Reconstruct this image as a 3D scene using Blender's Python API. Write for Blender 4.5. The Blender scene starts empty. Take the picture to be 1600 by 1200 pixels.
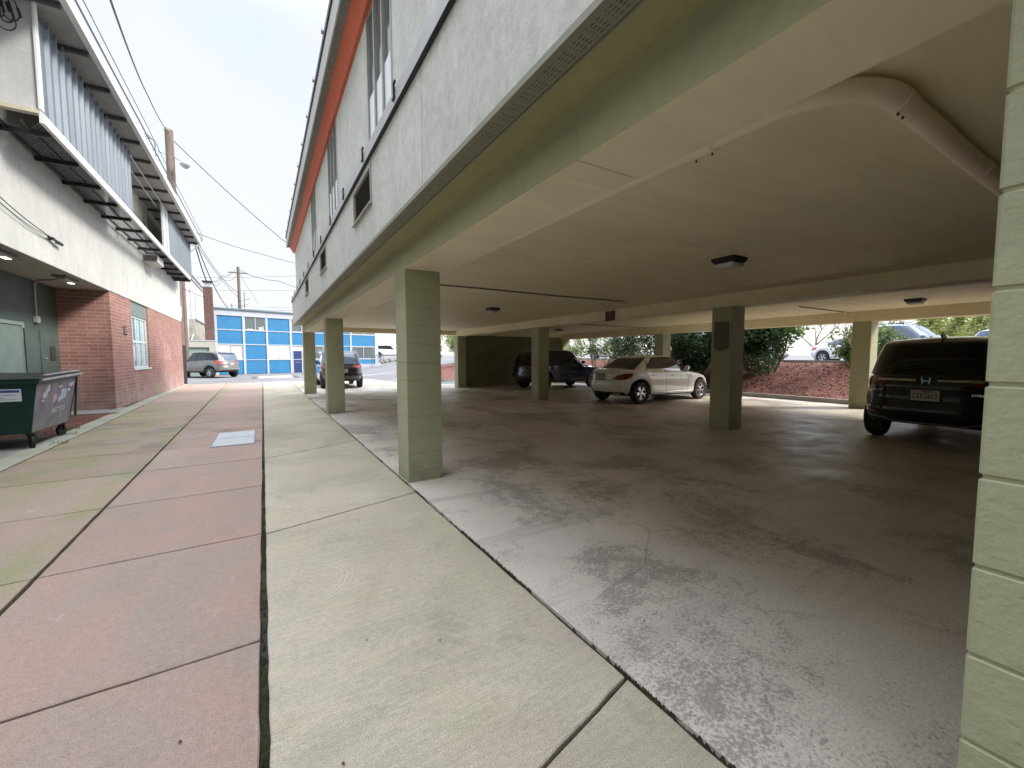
import bpy, bmesh, math, random
from math import sin, cos, pi, radians as rad, sqrt, atan2
from mathutils import Vector, Matrix, noise as mnoise
from mathutils.bvhtree import BVHTree
from mathutils.geometry import delaunay_2d_cdt

random.seed(7)
S = bpy.context.scene
COL = S.collection

# ------------------------------------------------------------------ helpers
class MB:
    def __init__(s): s.v = []; s.f = []; s.mi = []
    def add(s, vs, fs, mi=0):
        o = len(s.v); s.v += [tuple(p) for p in vs]
        s.f += [tuple(i + o for i in f) for f in fs]; s.mi += [mi] * len(fs)
        return s
    def box(s, x0, x1, y0, y1, z0, z1, mi=0):
        if x0 > x1: x0, x1 = x1, x0
        if y0 > y1: y0, y1 = y1, y0
        if z0 > z1: z0, z1 = z1, z0
        v = [(x0,y0,z0),(x1,y0,z0),(x1,y1,z0),(x0,y1,z0),(x0,y0,z1),(x1,y0,z1),(x1,y1,z1),(x0,y1,z1)]
        return s.add(v, [(3,2,1,0),(4,5,6,7),(0,1,5,4),(1,2,6,5),(2,3,7,6),(3,0,4,7)], mi)
    def obox(s, o, a, b, c, mi=0):      # corner o, edge vectors a b c
        o, a, b, c = map(Vector, (o, a, b, c))
        v = [o, o+a, o+a+b, o+b, o+c, o+a+c, o+a+b+c, o+b+c]
        f = [(3,2,1,0),(4,5,6,7),(0,1,5,4),(1,2,6,5),(2,3,7,6),(3,0,4,7)]
        if a.cross(b).dot(c) < 0: f = [tuple(reversed(q)) for q in f]
        return s.add(v, f, mi)
    def bar(s, p, q, w, h=None, mi=0):
        h = h or w; p, q = Vector(p), Vector(q); d = q - p
        if d.length < 1e-6: return s
        u = d.cross(Vector((0,0,1)))
        if u.length < 1e-4 * d.length: u = Vector((1,0,0))
        u.normalize(); n = u.cross(d).normalized()
        return s.obox(p - u*w/2 - n*h/2, d, u*w, n*h, mi)
    def tube(s, pts, r, seg=8, cap=True, mi=0):
        pts = [Vector(p) for p in pts]; n = len(pts)
        rr = r if isinstance(r, (list, tuple)) else [r]*n
        vs = []; prev = None
        for i, p in enumerate(pts):
            d = (pts[min(i+1,n-1)] - pts[max(i-1,0)]).normalized()
            if prev is None:
                u = d.cross(Vector((0,0,1)))
                if u.length < .05: u = d.cross(Vector((1,0,0)))
            else: u = prev - d*prev.dot(d)
            u.normalize(); prev = u; w = d.cross(u)
            for k in range(seg):
                a = 2*pi*k/seg; vs.append(p + (u*cos(a) + w*sin(a))*rr[i])
        fs = []
        for i in range(n-1):
            for k in range(seg):
                k2 = (k+1) % seg
                fs.append((i*seg+k, i*seg+k2, (i+1)*seg+k2, (i+1)*seg+k))
        if cap: fs += [tuple(range(seg-1,-1,-1)), tuple((n-1)*seg+k for k in range(seg))]
        return s.add(vs, fs, mi)
    def lathe(s, prof, c, axis='y', seg=32, mi=0):   # prof: (r, a) list
        vs = []; n = len(prof); c = Vector(c)
        for k in range(seg):
            t = 2*pi*k/seg
            for r, a in prof:
                if axis == 'y': p = Vector((r*cos(t), a, r*sin(t)))
                else: p = Vector((r*cos(t), r*sin(t), a))
                vs.append(c + p)
        fs = []
        for k in range(seg):
            k2 = (k+1) % seg
            for i in range(n-1): fs.append((k*n+i, k*n+i+1, k2*n+i+1, k2*n+i))
        return s.add(vs, fs, mi)
    def prism(s, poly, axis, a0, a1, mi=0):  # polygon (p,q) extruded on axis; axis 'y': (x,z)
        def P(p, q, a): return {'y': (p,a,q), 'x': (a,p,q), 'z': (p,q,a)}[axis]
        n = len(poly)
        v = [P(p,q,a0) for p,q in poly] + [P(p,q,a1) for p,q in poly]
        f = [tuple(range(n)), tuple(range(2*n-1, n-1, -1))]
        for i in range(n):
            j = (i+1) % n; f.append((i, i+n, j+n, j))
        return s.add(v, f, mi)
    def build(s, name, mat, parent=None, smooth=False, bevel=0, fix=True):
        me = bpy.data.meshes.new(name); me.from_pydata(s.v, [], s.f)
        mats = mat if isinstance(mat, (list, tuple)) else [mat]
        for m in mats: me.materials.append(m)
        if len(mats) > 1: me.polygons.foreach_set('material_index', s.mi)
        bm = bmesh.new(); bm.from_mesh(me)
        if fix: bmesh.ops.recalc_face_normals(bm, faces=bm.faces)
        if bevel:
            es = [e for e in bm.edges if len(e.link_faces) == 2 and e.calc_face_angle(0) > .6]
            bmesh.ops.bevel(bm, geom=es, offset=bevel, segments=2, affect='EDGES', clamp_overlap=True)
        bm.to_mesh(me); bm.free()
        if smooth:
            me.polygons.foreach_set('use_smooth', [True]*len(me.polygons))
            me.set_sharp_from_angle(angle=rad(38))
        o = bpy.data.objects.new(name, me); COL.objects.link(o)
        if parent: o.parent = parent
        return o

def thing(name, label, cat, loc=(0,0,0), rz=0, group=None):
    o = bpy.data.objects.new(name, None); COL.objects.link(o)
    o.empty_display_size = .3
    o.location = loc; o.rotation_euler = (0,0,rz)
    o['label'] = label; o['category'] = cat
    if group: o['group'] = group
    return o
def tag(o, label, cat, group=None):
    o['label'] = label; o['category'] = cat
    if group: o['group'] = group
    return o
def struct(o, kind='structure'): o['kind'] = kind; return o
def at(mbobj, root):   # keep world coordinates while the root sits at its base
    mbobj.parent = root; mbobj.location = -Vector(root.location); return mbobj
def copy_tree(root, loc, rz=None, label=None):
    r = root.copy(); COL.objects.link(r); r.location = loc
    if rz is not None: r.rotation_euler = (0,0,rz)
    if label: r['label'] = label
    for ch in list(root.children):
        c = ch.copy(); COL.objects.link(c); c.parent = r
        for g in ch.children:
            d = g.copy(); COL.objects.link(d); d.parent = c
    return r

# ------------------------------------------------------------------ materials
class NT:
    def __init__(s, name, rough=.8, metal=0, col=(.5,.5,.5)):
        s.m = bpy.data.materials.new(name); s.m.use_nodes = True
        s.t = s.m.node_tree; s.b = s.t.nodes['Principled BSDF']
        s.b.inputs['Roughness'].default_value = rough
        s.b.inputs['Metallic'].default_value = metal
        s.b.inputs['Base Color'].default_value = (*col, 1)
        s.co = s.t.nodes.new('ShaderNodeTexCoord').outputs['Object']
        g = s.t.nodes.new('ShaderNodeSeparateXYZ'); s.t.links.new(s.co, g.inputs[0])
        s.x, s.y, s.z = g.outputs
    def L(s, a, b): s.t.links.new(a, b)
    def setin(s, sock, v):
        if isinstance(v, bpy.types.NodeSocket): s.L(v, sock)
        elif isinstance(v, (tuple, list)): sock.default_value = (*v, 1) if len(sock.default_value) == 4 and len(v) == 3 else v
        else: sock.default_value = v
    def map(s, scale=(1,1,1), rot=(0,0,0), vec=None):
        n = s.t.nodes.new('ShaderNodeMapping'); s.L(vec or s.co, n.inputs[0])
        n.inputs['Scale'].default_value = scale; n.inputs['Rotation'].default_value = rot
        return n.outputs[0]
    def comb(s, x, y, z=0):
        n = s.t.nodes.new('ShaderNodeCombineXYZ')
        for i, v in enumerate((x,y,z)): s.setin(n.inputs[i], v)
        return n.outputs[0]
    def noise(s, scale, detail=4, rough=.55, vec=None, dist=0):
        n = s.t.nodes.new('ShaderNodeTexNoise'); s.L(vec or s.co, n.inputs['Vector'])
        n.inputs['Scale'].default_value = scale; n.inputs['Detail'].default_value = detail
        n.inputs['Roughness'].default_value = rough; n.inputs['Distortion'].default_value = dist
        return n.outputs[0]
    def voro(s, scale, feature='F1', vec=None, out=0):
        n = s.t.nodes.new('ShaderNodeTexVoronoi'); n.feature = feature; s.L(vec or s.co, n.inputs['Vector'])
        n.inputs['Scale'].default_value = scale
        return n.outputs[out]
    def rng(s, v, a, b, c=0, d=1):
        n = s.t.nodes.new('ShaderNodeMapRange'); s.setin(n.inputs[0], v)
        for i, q in enumerate((a,b,c,d)): n.inputs[1+i].default_value = q
        return n.outputs[0]
    def math(s, op, a, b=0, c=None):
        n = s.t.nodes.new('ShaderNodeMath'); n.operation = op
        s.setin(n.inputs[0], a); s.setin(n.inputs[1], b)
        if c is not None: s.setin(n.inputs[2], c)
        return n.outputs[0]
    def mix(s, f, a, b, mode='MIX'):
        n = s.t.nodes.new('ShaderNodeMix'); n.data_type = 'RGBA'; n.blend_type = mode
        s.setin(n.inputs[0], f); s.setin(n.inputs[6], a); s.setin(n.inputs[7], b)
        return n.outputs[2]
    def val(s, c, v):   # multiply colour by value
        n = s.t.nodes.new('ShaderNodeVectorMath'); n.operation = 'SCALE'
        s.setin(n.inputs[0], c); s.setin(n.inputs['Scale'], v); return n.outputs[0]
    def bump(s, h, strength=.3, dist=.01, prev=None):
        n = s.t.nodes.new('ShaderNodeBump'); s.L(h, n.inputs['Height'])
        n.inputs['Strength'].default_value = strength; n.inputs['Distance'].default_value = dist
        if prev: s.L(prev, n.inputs['Normal'])
        s.L(n.outputs[0], s.b.inputs['Normal']); return n.outputs[0]
    def color(s, c): s.setin(s.b.inputs['Base Color'], c); return s
    def rough(s, c): s.setin(s.b.inputs['Roughness'], c); return s

def plain(name, col, rough=.6, metal=0, var=.12, scale=6, bump=0, emit=None, coat=0):
    n = NT(name, rough, metal, col)
    if var:
        f = n.rng(n.noise(scale, 5), .3, .7, 1-var, 1+var)
        n.color(n.val((*col,), f))
    if bump: n.bump(n.noise(60, 4), bump, .004)
    if emit: n.b.inputs['Emission Color'].default_value = (*col,1); n.b.inputs['Emission Strength'].default_value = emit
    if coat: n.b.inputs['Coat Weight'].default_value = coat; n.b.inputs['Coat Roughness'].default_value = .04
    return n.m

def m_red():
    n = NT('red_tinted_concrete', .85)
    big = n.noise(.55, 5, .6, dist=.4); mid = n.noise(2.3, 6, .65); fine = n.noise(150, 3, .75); f2 = n.noise(400, 2, .6)
    c = n.mix(n.rng(big, .38, .62), (.375,.255,.212), (.305,.245,.21))
    c = n.mix(n.rng(mid, .45, .75, 0, .55), c, (.42,.25,.20))
    st = n.noise(1.2, 6, .7, vec=n.map((1,.25,1), (0,0,.35)))
    c = n.mix(n.rng(st, .5, .75, 0, .5), c, (.29,.265,.25))
    # pale scuffs
    sc = n.noise(3, 6, .75, vec=n.map((1,.5,1), (0,0,.9)), dist=.8)
    c = n.mix(n.rng(sc, .62, .72, 0, .35), c, (.56,.48,.45))
    # algae: along the left joint and across the left strip in the middle distance
    dj = n.math('ABSOLUTE', n.math('ADD', n.x, 1.56))
    a1 = n.rng(dj, 0, .28, 1, 0)
    a2 = n.math('MULTIPLY', n.rng(n.x, -1.5, -2.3, 0, .9), n.math('MULTIPLY', n.rng(n.y, 4, 7, .1, 1), n.rng(n.y, 15, 19, 1, .1)))
    am = n.math('MAXIMUM', n.math('MULTIPLY', a1, n.rng(n.x, -1.45, -1.3, 1, .35)), a2)
    am = n.math('MULTIPLY', am, n.rng(n.noise(1.6, 5, .6), .35, .6, .2, 1))
    c = n.mix(n.math('MULTIPLY', am, .78), c, (.235,.245,.105))
    bl = n.math('MULTIPLY', n.rng(n.noise(.9, 5, .6), .5, .65), n.math('MULTIPLY', n.rng(n.y, 7, 9), n.rng(n.y, 15, 12.5)))
    c = n.mix(n.math('MULTIPLY', bl, .6), c, (.15,.14,.12))
    gi = n.t.nodes.new('ShaderNodeNewGeometry').outputs['Random Per Island']
    c = n.val(c, n.rng(gi, 0, 1, .93, 1.07))
    gum = n.voro(3.1, 'F1', vec=n.map((1,1,0)))
    c = n.mix(n.rng(gum, .018, .03, .45, 0), c, (.12,.11,.10))
    gr2 = n.noise(1.6, 8, .8, dist=.6)
    c = n.mix(n.rng(gr2, .54, .70, 0, .5), c, (.20,.182,.155))
    c = n.val(c, n.rng(n.noise(28, 6, .8), .35, .65, .88, 1.12)); c = n.val(c, n.rng(fine, .35, .65, .74, 1.26)); c = n.val(c, n.rng(f2, .35, .65, .80, 1.2))
    n.color(c); n.bump(n.math('ADD', n.noise(120, 4, .7), n.math('MULTIPLY', mid, 2)), .35, .004)
    return n.m

def m_walk():
    n = NT('grey_concrete', .85)
    big = n.noise(.6, 5, .6, dist=.5); mid = n.noise(2.1, 6, .65); fine = n.noise(150, 3, .75); f2 = n.noise(400, 2, .6)
    c = n.mix(n.rng(big, .36, .64), (.36,.318,.245), (.49,.44,.345))
    c = n.mix(n.rng(mid, .5, .72, 0, .5), c, (.42,.38,.215))
    st = n.noise(1.1, 7, .7, vec=n.map((.5,1.6,1), (0,0,.5)))
    c = n.mix(n.rng(st, .52, .78, 0, .6), c, (.27,.26,.22))
    br = n.noise(75, 4, .6, vec=n.map((.06,1.5,1), (0,0,-.5)))
    c = n.val(c, n.rng(br, .36, .64, .91, 1.08))
    c = n.val(c, n.rng(n.noise(28, 6, .8), .35, .65, .88, 1.12))
    pk = n.noise(.8, 4, .6, vec=n.map((1,1,1),(0,0,2)))
    c = n.mix(n.rng(pk, .52, .66, 0, .4), c, (.45,.37,.30))
    # tyre scrub arcs
    dx = n.math('SUBTRACT', n.x, .18); dy = n.math('SUBTRACT', n.y, 3.02)
    r = n.math('SQRT', n.math('ADD', n.math('MULTIPLY', dx, dx), n.math('MULTIPLY', dy, dy)))
    rings = n.math('SINE', n.math('MULTIPLY', r, 190))
    am = n.math('MULTIPLY', n.rng(rings, .2, .9), n.math('MULTIPLY', n.rng(r, .2, .24), n.rng(r, .36, .3)))
    am = n.math('MULTIPLY', n.math('MULTIPLY', am, n.rng(dx, .0, .12)), n.rng(mid, .4, .6, .2, 1))
    c = n.mix(n.math('MULTIPLY', am, .3), c, (.68,.66,.62))
    gr = n.math('MULTIPLY', n.rng(n.x, .75, 1.4), n.rng(n.noise(.9,4), .45, .65))
    c = n.mix(n.math('MULTIPLY', gr, .35), c, (.33,.36,.20))
    gi = n.t.nodes.new('ShaderNodeNewGeometry').outputs['Random Per Island']
    c = n.val(c, n.rng(gi, 0, 1, .93, 1.07))
    gum = n.voro(3.1, 'F1', vec=n.map((1,1,0)))
    c = n.mix(n.rng(gum, .018, .03, .45, 0), c, (.12,.11,.10))
    gr2 = n.noise(1.6, 8, .8, dist=.6)
    c = n.mix(n.rng(gr2, .54, .70, 0, .5), c, (.20,.182,.155))
    c = n.val(c, n.rng(fine, .35, .65, .74, 1.26)); c = n.val(c, n.rng(f2, .35, .65, .80, 1.2))
    n.color(c); n.bump(n.math('ADD', n.noise(120, 4, .7), n.math('MULTIPLY', br, 1.0)), .4, .004)
    return n.m

def m_garage():
    n = NT('worn_garage_concrete', .5)
    big = n.noise(.35, 5, .6, dist=.6); mid = n.noise(1.7, 7, .7, dist=.3); fine = n.noise(70, 3, .7)
    c = n.mix(n.rng(big, .38, .64), (.60,.545,.475), (.46,.41,.355))
    pal = n.noise(1.0, 7, .72, vec=n.map((1,.7,1),(0,0,.3)))
    c = n.mix(n.rng(pal, .5, .68, 0, .6), c, (.52,.50,.475))
    # worn speckle: fine noise broken up by broad patches
    ptch = n.rng(n.noise(.55, 6, .62, vec=n.map((1,1,1),(0,0,1.1)), dist=.5), .46, .56)
    sp = n.noise(24, 8, .8)
    lg = n.noise(.75, 7, .6, vec=n.map((1,.8,1),(0,0,1.1)), dist=.5); fn = n.noise(52, 5, .7); md = n.noise(9, 5, .7)
    fld = n.math('ADD', n.math('ADD', n.math('MULTIPLY', lg, .52), n.math('MULTIPLY', fn, .30)), n.math('MULTIPLY', md, .18))
    c = n.mix(n.math('MULTIPLY', n.rng(fld, .505, .545), .70), c, (.20,.172,.145))
    c = n.mix(n.math('MULTIPLY', n.rng(n.noise(120, 4, .75), .56, .66), .5), c, (.74,.71,.67))
    spots = n.voro(1.9, 'F1')
    c = n.mix(n.rng(spots, .012, .022, .7, 0), c, (.09,.085,.08))
    oil = n.voro(.55, 'F1', vec=n.mix(.12, n.co, n_noisecol(n, 3)))
    c = n.mix(n.math('MULTIPLY', n.rng(oil, .05, .17, 1, 0), n.rng(n.noise(7, 5, .7), .4, .6, .15, .6)), c, (.13,.115,.10))
    tr = n.noise(1.3, 5, .7, vec=n.map((.16,2.2,1), (0,0,.25)), dist=.4)
    c = n.mix(n.rng(tr, .54, .66, 0, .4), c, (.27,.24,.215))
    # hairline cracks
    wv = n.mix(.25, n.co, n.t.nodes.new('ShaderNodeTexNoise').outputs[1])
    cr = n.voro(.42, 'DISTANCE_TO_EDGE', vec=n.mix(.18, n.co, n_noisecol(n, 1.2)))
    crm = n.math('MULTIPLY', n.rng(cr, .0, .0045, 1, 0), n.rng(n.noise(.4, 2), .46, .54))
    c = n.mix(n.math('MULTIPLY', crm, .4), c, (.15,.13,.12))
    c = n.val(c, n.rng(fine, .3, .7, .80, 1.2))
    n.color(c)
    rg = n.rng(mid, .35, .68, .32, .6); rg = n.math('ADD', rg, n.rng(n.x, 6.0, 2.5, 0, .3)); n.rough(rg)
    n.bump(n.math('ADD', n.noise(110, 3, .7), n.math('MULTIPLY', mid, 2)), .12, .003)
    return n.m
def n_noisecol(n, scale):
    k = n.t.nodes.new('ShaderNodeTexNoise'); n.L(n.co, k.inputs['Vector']); k.inputs['Scale'].default_value = scale
    k.inputs['Detail'].default_value = 4
    return k.outputs[1]

def m_paint(name, c1, c2, bscale=55, bs=.45, rough=.7, streak=0, dist=.004, dirt=.5, scuff=False):
    n = NT(name, rough)
    c = n.mix(n.rng(n.noise(1.3, 5, .6), .35, .65), c1, c2)
    if streak:
        s1 = n.noise(3.2, 6, .7, vec=n.map((2.2,2.2,.22))); s2 = n.noise(11, 4, .6, vec=n.map((2,2,.12)))
        c = n.val(c, n.rng(s1, .35, .7, 1+streak*.4, 1-streak)); c = n.val(c, n.rng(s2, .35, .7, 1+streak*.2, 1-streak*.5))
    c = n.val(c, n.rng(n.noise(14, 6, .7), .3, .7, 1-.12*dirt, 1+.12*dirt))
    if streak:
        c = n.val(c, n.rng(n.noise(2.2, 7, .7, vec=n.map((1,1,.6)), dist=.6), .35, .65, .94, 1.04))
        c = n.val(c, n.rng(n.noise(60, 5, .8), .56, .70, 1, .80))
    if scuff:
        bs_ = n.math('MULTIPLY', n.rng(n.z, .38, .0), n.rng(n.noise(5, 6, .7), .35, .62))
        c = n.mix(n.math('MULTIPLY', bs_, .55), c, (.14,.12,.09))
        sc_ = n.noise(5, 7, .8, vec=n.map((1,1,2.6)), dist=.8)
        zb = n.math('MULTIPLY', n.rng(n.z, .25, .5), n.rng(n.z, 1.25, .9))
        c = n.mix(n.math('MULTIPLY', n.math('MULTIPLY', n.rng(sc_, .60, .66), zb), .45), c, (.16,.15,.12))
        c = n.mix(n.math('MULTIPLY', n.rng(n.noise(13, 7, .8), .68, .70), .7), c, (.52,.51,.46))
    n.color(c)
    h = n.noise(bscale, 4, .65); pits = n.math('MULTIPLY', n.rng(n.voro(bscale*.8, vec=n.mix(.06, n.co, n_noisecol(n, 9))), .0, .32), n.rng(n.noise(7, 4), .35, .65))
    n.bump(n.math('ADD', h, n.math('MULTIPLY', pits, .6)), bs, dist)
    return n.m

def m_brick(name, c1, c2, mort, vec_xy=True, bw=.30, bh=.085, msz=.010, stain=True):
    n = NT(name, .85)
    u = n.math('ADD', n.x, n.y)
    v = n.comb(u, n.z, 0)
    b = n.t.nodes.new('ShaderNodeTexBrick'); n.L(v, b.inputs[0])
    b.inputs['Color1'].default_value = (*c1,1); b.inputs['Color2'].default_value = (*c2,1); b.inputs['Mortar'].default_value = (*mort,1)
    b.inputs['Scale'].default_value = 1; b.inputs['Mortar Size'].default_value = msz
    b.inputs['Brick Width'].default_value = bw; b.inputs['Row Height'].default_value = bh; b.inputs['Mortar Smooth'].default_value = .3
    c = b.outputs[0]
    c = n.val(c, n.rng(n.noise(2, 5, .6), .3, .7, .85, 1.15)); c = n.val(c, n.rng(n.noise(60, 4, .7), .3, .7, .85, 1.15))
    if stain:
        m1 = n.math('MULTIPLY', n.rng(n.z, 1.0, .1), n.rng(n.noise(2.2, 5, .6), .4, .6, .3, 1))
        c = n.mix(n.math('MULTIPLY', m1, .45), c, (.50,.44,.42))
        g = n.math('MULTIPLY', n.rng(n.math('ABSOLUTE', n.math('SUBTRACT', n.y, 21.8)), .9, .2), n.rng(n.z, .7, .15))
        c = n.mix(n.math('MULTIPLY', g, n.rng(n.noise(5,4), .4,.6)), c, (.36,.34,.16))
        p = n.math('MULTIPLY', n.rng(n.math('ABSOLUTE', n.math('SUBTRACT', n.y, 24.2)), .9, .7), n.rng(n.math('ABSOLUTE', n.math('SUBTRACT', n.z, 1.75)), .4, .3))
        c = n.mix(n.math('MULTIPLY', p, n.rng(n.noise(4,5), .42,.62, 0, .35)), c, (.50,.42,.4))
    n.color(c); n.bump(n.math('ADD', n.math('MULTIPLY', b.outputs[1], -1), n.math('MULTIPLY', n.noise(80), .25)), .6, .006)
    return n.m

def m_blockwall(name, c1, c2, bw=.42, bh=.215):
    n = NT(name, .6)
    v = n.comb(n.math('ADD', n.y, n.x), n.z, 0)
    b = n.t.nodes.new('ShaderNodeTexBrick'); n.L(v, b.inputs[0])
    b.inputs['Color1'].default_value = (*c1,1); b.inputs['Color2'].default_value = (*c2,1); b.inputs['Mortar'].default_value = (*[q*.8 for q in c1],1)
    b.inputs['Scale'].default_value = 1; b.inputs['Mortar Size'].default_value = .006
    b.inputs['Brick Width'].default_value = bw; b.inputs['Row Height'].default_value = bh; b.inputs['Mortar Smooth'].default_value = .5
    c = n.val(b.outputs[0], n.rng(n.noise(1.4, 6, .65), .3, .7, .8, 1.15))
    n.color(c); n.bump(n.math('ADD', n.math('MULTIPLY', b.outputs[1], -1), n.math('MULTIPLY', n.noise(60), .3)), .4, .005)
    return n.m

def m_asphalt():
    n = NT('asphalt', .8)
    c = n.mix(n.rng(n.noise(.25, 5, .6), .35, .65), (.13,.13,.137), (.18,.18,.187))
    c = n.mix(n.rng(n.noise(1.1, 6, .7), .55, .7, 0, .5), c, (.11,.11,.115))
    c = n.val(c, n.rng(n.noise(80, 3, .7), .3, .7, .75, 1.25)); n.color(c)
    n.bump(n.noise(140, 3), .4, .004); return n.m

def m_mulch():
    n = NT('bark_mulch', .9)
    v = n.voro(38, 'F1', out=1)
    sp = n.t.nodes.new('ShaderNodeSeparateColor'); n.L(v, sp.inputs[0])
    c = n.mix(sp.outputs[0], (.085,.028,.020), (.19,.065,.045))
    c = n.mix(n.rng(sp.outputs[1], .86, .96), c, (.34,.20,.14))
    c = n.val(c, n.rng(n.noise(1.2, 5), .3, .7, .75, 1.25)); n.color(c)
    n.bump(n.math('ADD', n.voro(38), n.noise(30, 5, .8)), .9, .03); return n.m

def m_leaf(name, c1, c2, scale=2.5, rough=.45):
    n = NT(name, rough)
    c = n.mix(n.rng(n.noise(scale, 4, .6), .35, .65), c1, c2)
    c = n.val(c, n.rng(n.noise(23, 2), .3, .7, .6, 1.45)); n.color(c)
    n.b.inputs['Subsurface Weight'].default_value = 0
    tr = n.t.nodes.new('ShaderNodeBsdfTranslucent'); n.L(n.val(c, 1.3), tr.inputs[0])
    mx = n.t.nodes.new('ShaderNodeMixShader'); mx.inputs[0].default_value = .3
    out = n.t.nodes['Material Output']; n.L(n.b.outputs[0], mx.inputs[1]); n.L(tr.outputs[0], mx.inputs[2]); n.L(mx.outputs[0], out.inputs[0])
    return n.m

def m_bark(name, c1, c2):
    n = NT(name, .9)
    s = n.noise(4, 7, .75, vec=n.map((3,3,.35)))
    n.color(n.val(n.mix(n.rng(s, .35, .65), c1, c2), n.rng(n.noise(30,4), .3,.7,.8,1.2)))
    n.bump(n.noise(20, 6, .7, vec=n.map((1,1,.15))), .5, .01); return n.m

def m_car(name, col, metal=.3, rough=.28, coat=1):
    n = NT(name, rough, metal, col); n.b.inputs['Coat Weight'].default_value = coat; n.b.inputs['Coat Roughness'].default_value = .03
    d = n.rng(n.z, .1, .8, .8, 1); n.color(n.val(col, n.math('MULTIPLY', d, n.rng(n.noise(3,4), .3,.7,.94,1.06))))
    return n.m

def m_vent():
    n = NT('slotted_vent_strip', .5)
    b = n.t.nodes.new('ShaderNodeTexBrick'); n.L(n.comb(n.y, n.x, 0), b.inputs[0])
    b.inputs['Scale'].default_value = 1; b.offset = 0
    b.inputs['Color1'].default_value = (.01,.01,.01,1); b.inputs['Color2'].default_value = (.01,.01,.01,1); b.inputs['Mortar'].default_value = (.235,.235,.17,1)
    b.inputs['Brick Width'].default_value = .034; b.inputs['Row Height'].default_value = .018; b.inputs['Mortar Size'].default_value = .0068; b.inputs['Mortar Smooth'].default_value = 0
    ins = n.math('MULTIPLY', n.math('GREATER_THAN', n.x, 1.112), n.math('LESS_THAN', n.x, 1.188))
    # leave solid gaps between groups of slots
    gp = n.math('GREATER_THAN', n.math('MODULO', n.math('ADD', n.y, 50), .102), .02)
    f = n.math('MULTIPLY', ins, gp)
    n.color(n.mix(f, (.235,.235,.17), b.outputs[0])); return n.m

def m_perf():
    n = NT('perforated_soffit', .6)
    v = n.voro(70, 'F1', vec=n.map((1,1,0)))
    n.color(n.mix(n.rng(v, .2, .34, 1, 0), (.20,.205,.17), (.03,.03,.025))); return n.m

def m_glass(name, col=(.02,.025,.03), rough=.06):
    n = NT(name, rough, 0, col); n.b.inputs['IOR'].default_value = 1.5; n.b.inputs['Specular IOR Level'].default_value = .7
    return n.m

def m_seethrough(name, tint=(.25,.3,.3), alpha=.35):
    n = NT(name, .03, 0, (.02,.02,.02)); t = n.t
    tr = t.nodes.new('ShaderNodeBsdfTransparent'); tr.inputs[0].default_value = (*tint,1)
    fr = t.nodes.new('ShaderNodeFresnel'); fr.inputs[0].default_value = 1.5
    mx = t.nodes.new('ShaderNodeMixShader'); f = n.math('ADD', fr.outputs[0], alpha)
    n.L(f, mx.inputs[0]); n.L(tr.outputs[0], mx.inputs[1]); n.L(n.b.outputs[0], mx.inputs[2]); n.L(mx.outputs[0], t.nodes['Material Output'].inputs[0])
    return n.m

RED, WALK, GAR = m_red(), m_walk(), m_garage()
ASPH, MULCH = m_asphalt(), m_mulch()
BLOCK = m_paint('sage_painted_block', (.40,.41,.265), (.36,.37,.235), 48, .55, .62, dist=.006, scuff=True)
GREENP = m_paint('sage_painted_plaster', (.34,.335,.16), (.31,.305,.145), 90, .2, .55)
BEAMP = m_paint('beam_outer_paint', (.44,.435,.28), (.40,.40,.25), 120, .35, .6)
def m_cream():
    n = NT('cream_ceiling_paint', .6)
    c = n.mix(n.rng(n.noise(.7, 5, .6), .35, .65), (.85,.775,.54), (.79,.715,.49))
    w = n.noise(1.6, 7, .72, vec=n.map((.35,2.6,1), (0,0,.12)), dist=.5)
    c = n.val(c, n.rng(w, .35, .68, .93, 1.05))
    st = n.noise(.9, 8, .7, vec=n.map((1,1,1),(0,0,.8)), dist=1.2)
    c = n.mix(n.rng(st, .60, .70, 0, .3), c, (.50,.42,.29))
    sp = n.voro(2.6, 'F1', vec=n.mix(.3, n.co, n_noisecol(n, 5)))
    c = n.mix(n.rng(sp, .03, .05, .35, 0), c, (.35,.28,.2))
    n.color(c); n.bump(n.noise(26, 6, .7), .18, .006); return n.m
CREAM = m_cream()
CREAM_OLD = m_paint('cream_spare', (.80,.74,.55), (.74,.685,.50), 30, .12, .6, dirt=.6)
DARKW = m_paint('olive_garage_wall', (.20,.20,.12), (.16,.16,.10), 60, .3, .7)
STUC = m_paint('grey_stucco', (.60,.61,.565), (.55,.56,.52), 130, .7, .85, streak=.06, dirt=1.2)
LSTUC = m_paint('white_stucco', (.52,.53,.52), (.47,.48,.475), 120, .5, .85, streak=.08)
LSMOOTH = m_paint('grey_render', (.46,.475,.485), (.42,.435,.45), 100, .4, .85, streak=.06)
BRICK = m_brick('pink_brick', (.315,.155,.13), (.245,.115,.098), (.36,.26,.235), bw=.40, bh=.10, msz=.011)
CHIM = m_brick('dark_red_brick', (.12,.05,.04), (.075,.034,.028), (.20,.16,.14), bw=.25, bh=.1, stain=False)
GBLOCK = m_blockwall('green_painted_block', (.07,.105,.098), (.058,.09,.085))
GDOOR = plain('green_metal_door', (.13,.18,.17), .5)
SOFL = m_paint('left_soffit', (.40,.39,.34), (.37,.36,.31), 40, .15, .8)
ORANGE = plain('orange_red_fascia', (.58,.115,.045), .55, var=.08)
FASC = plain('pale_metal_fascia', (.42,.42,.40), .55, var=.05)
BLACKM = plain('black_metal', (.015,.015,.017), .5, var=.2)
BELT = plain('grey_belt_flashing', (.42,.42,.43), .4, var=.08)
GREYM = plain('galvanised_metal', (.40,.42,.44), .42, .5, var=.1)
PERF, VENT = m_perf(), m_vent()
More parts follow.
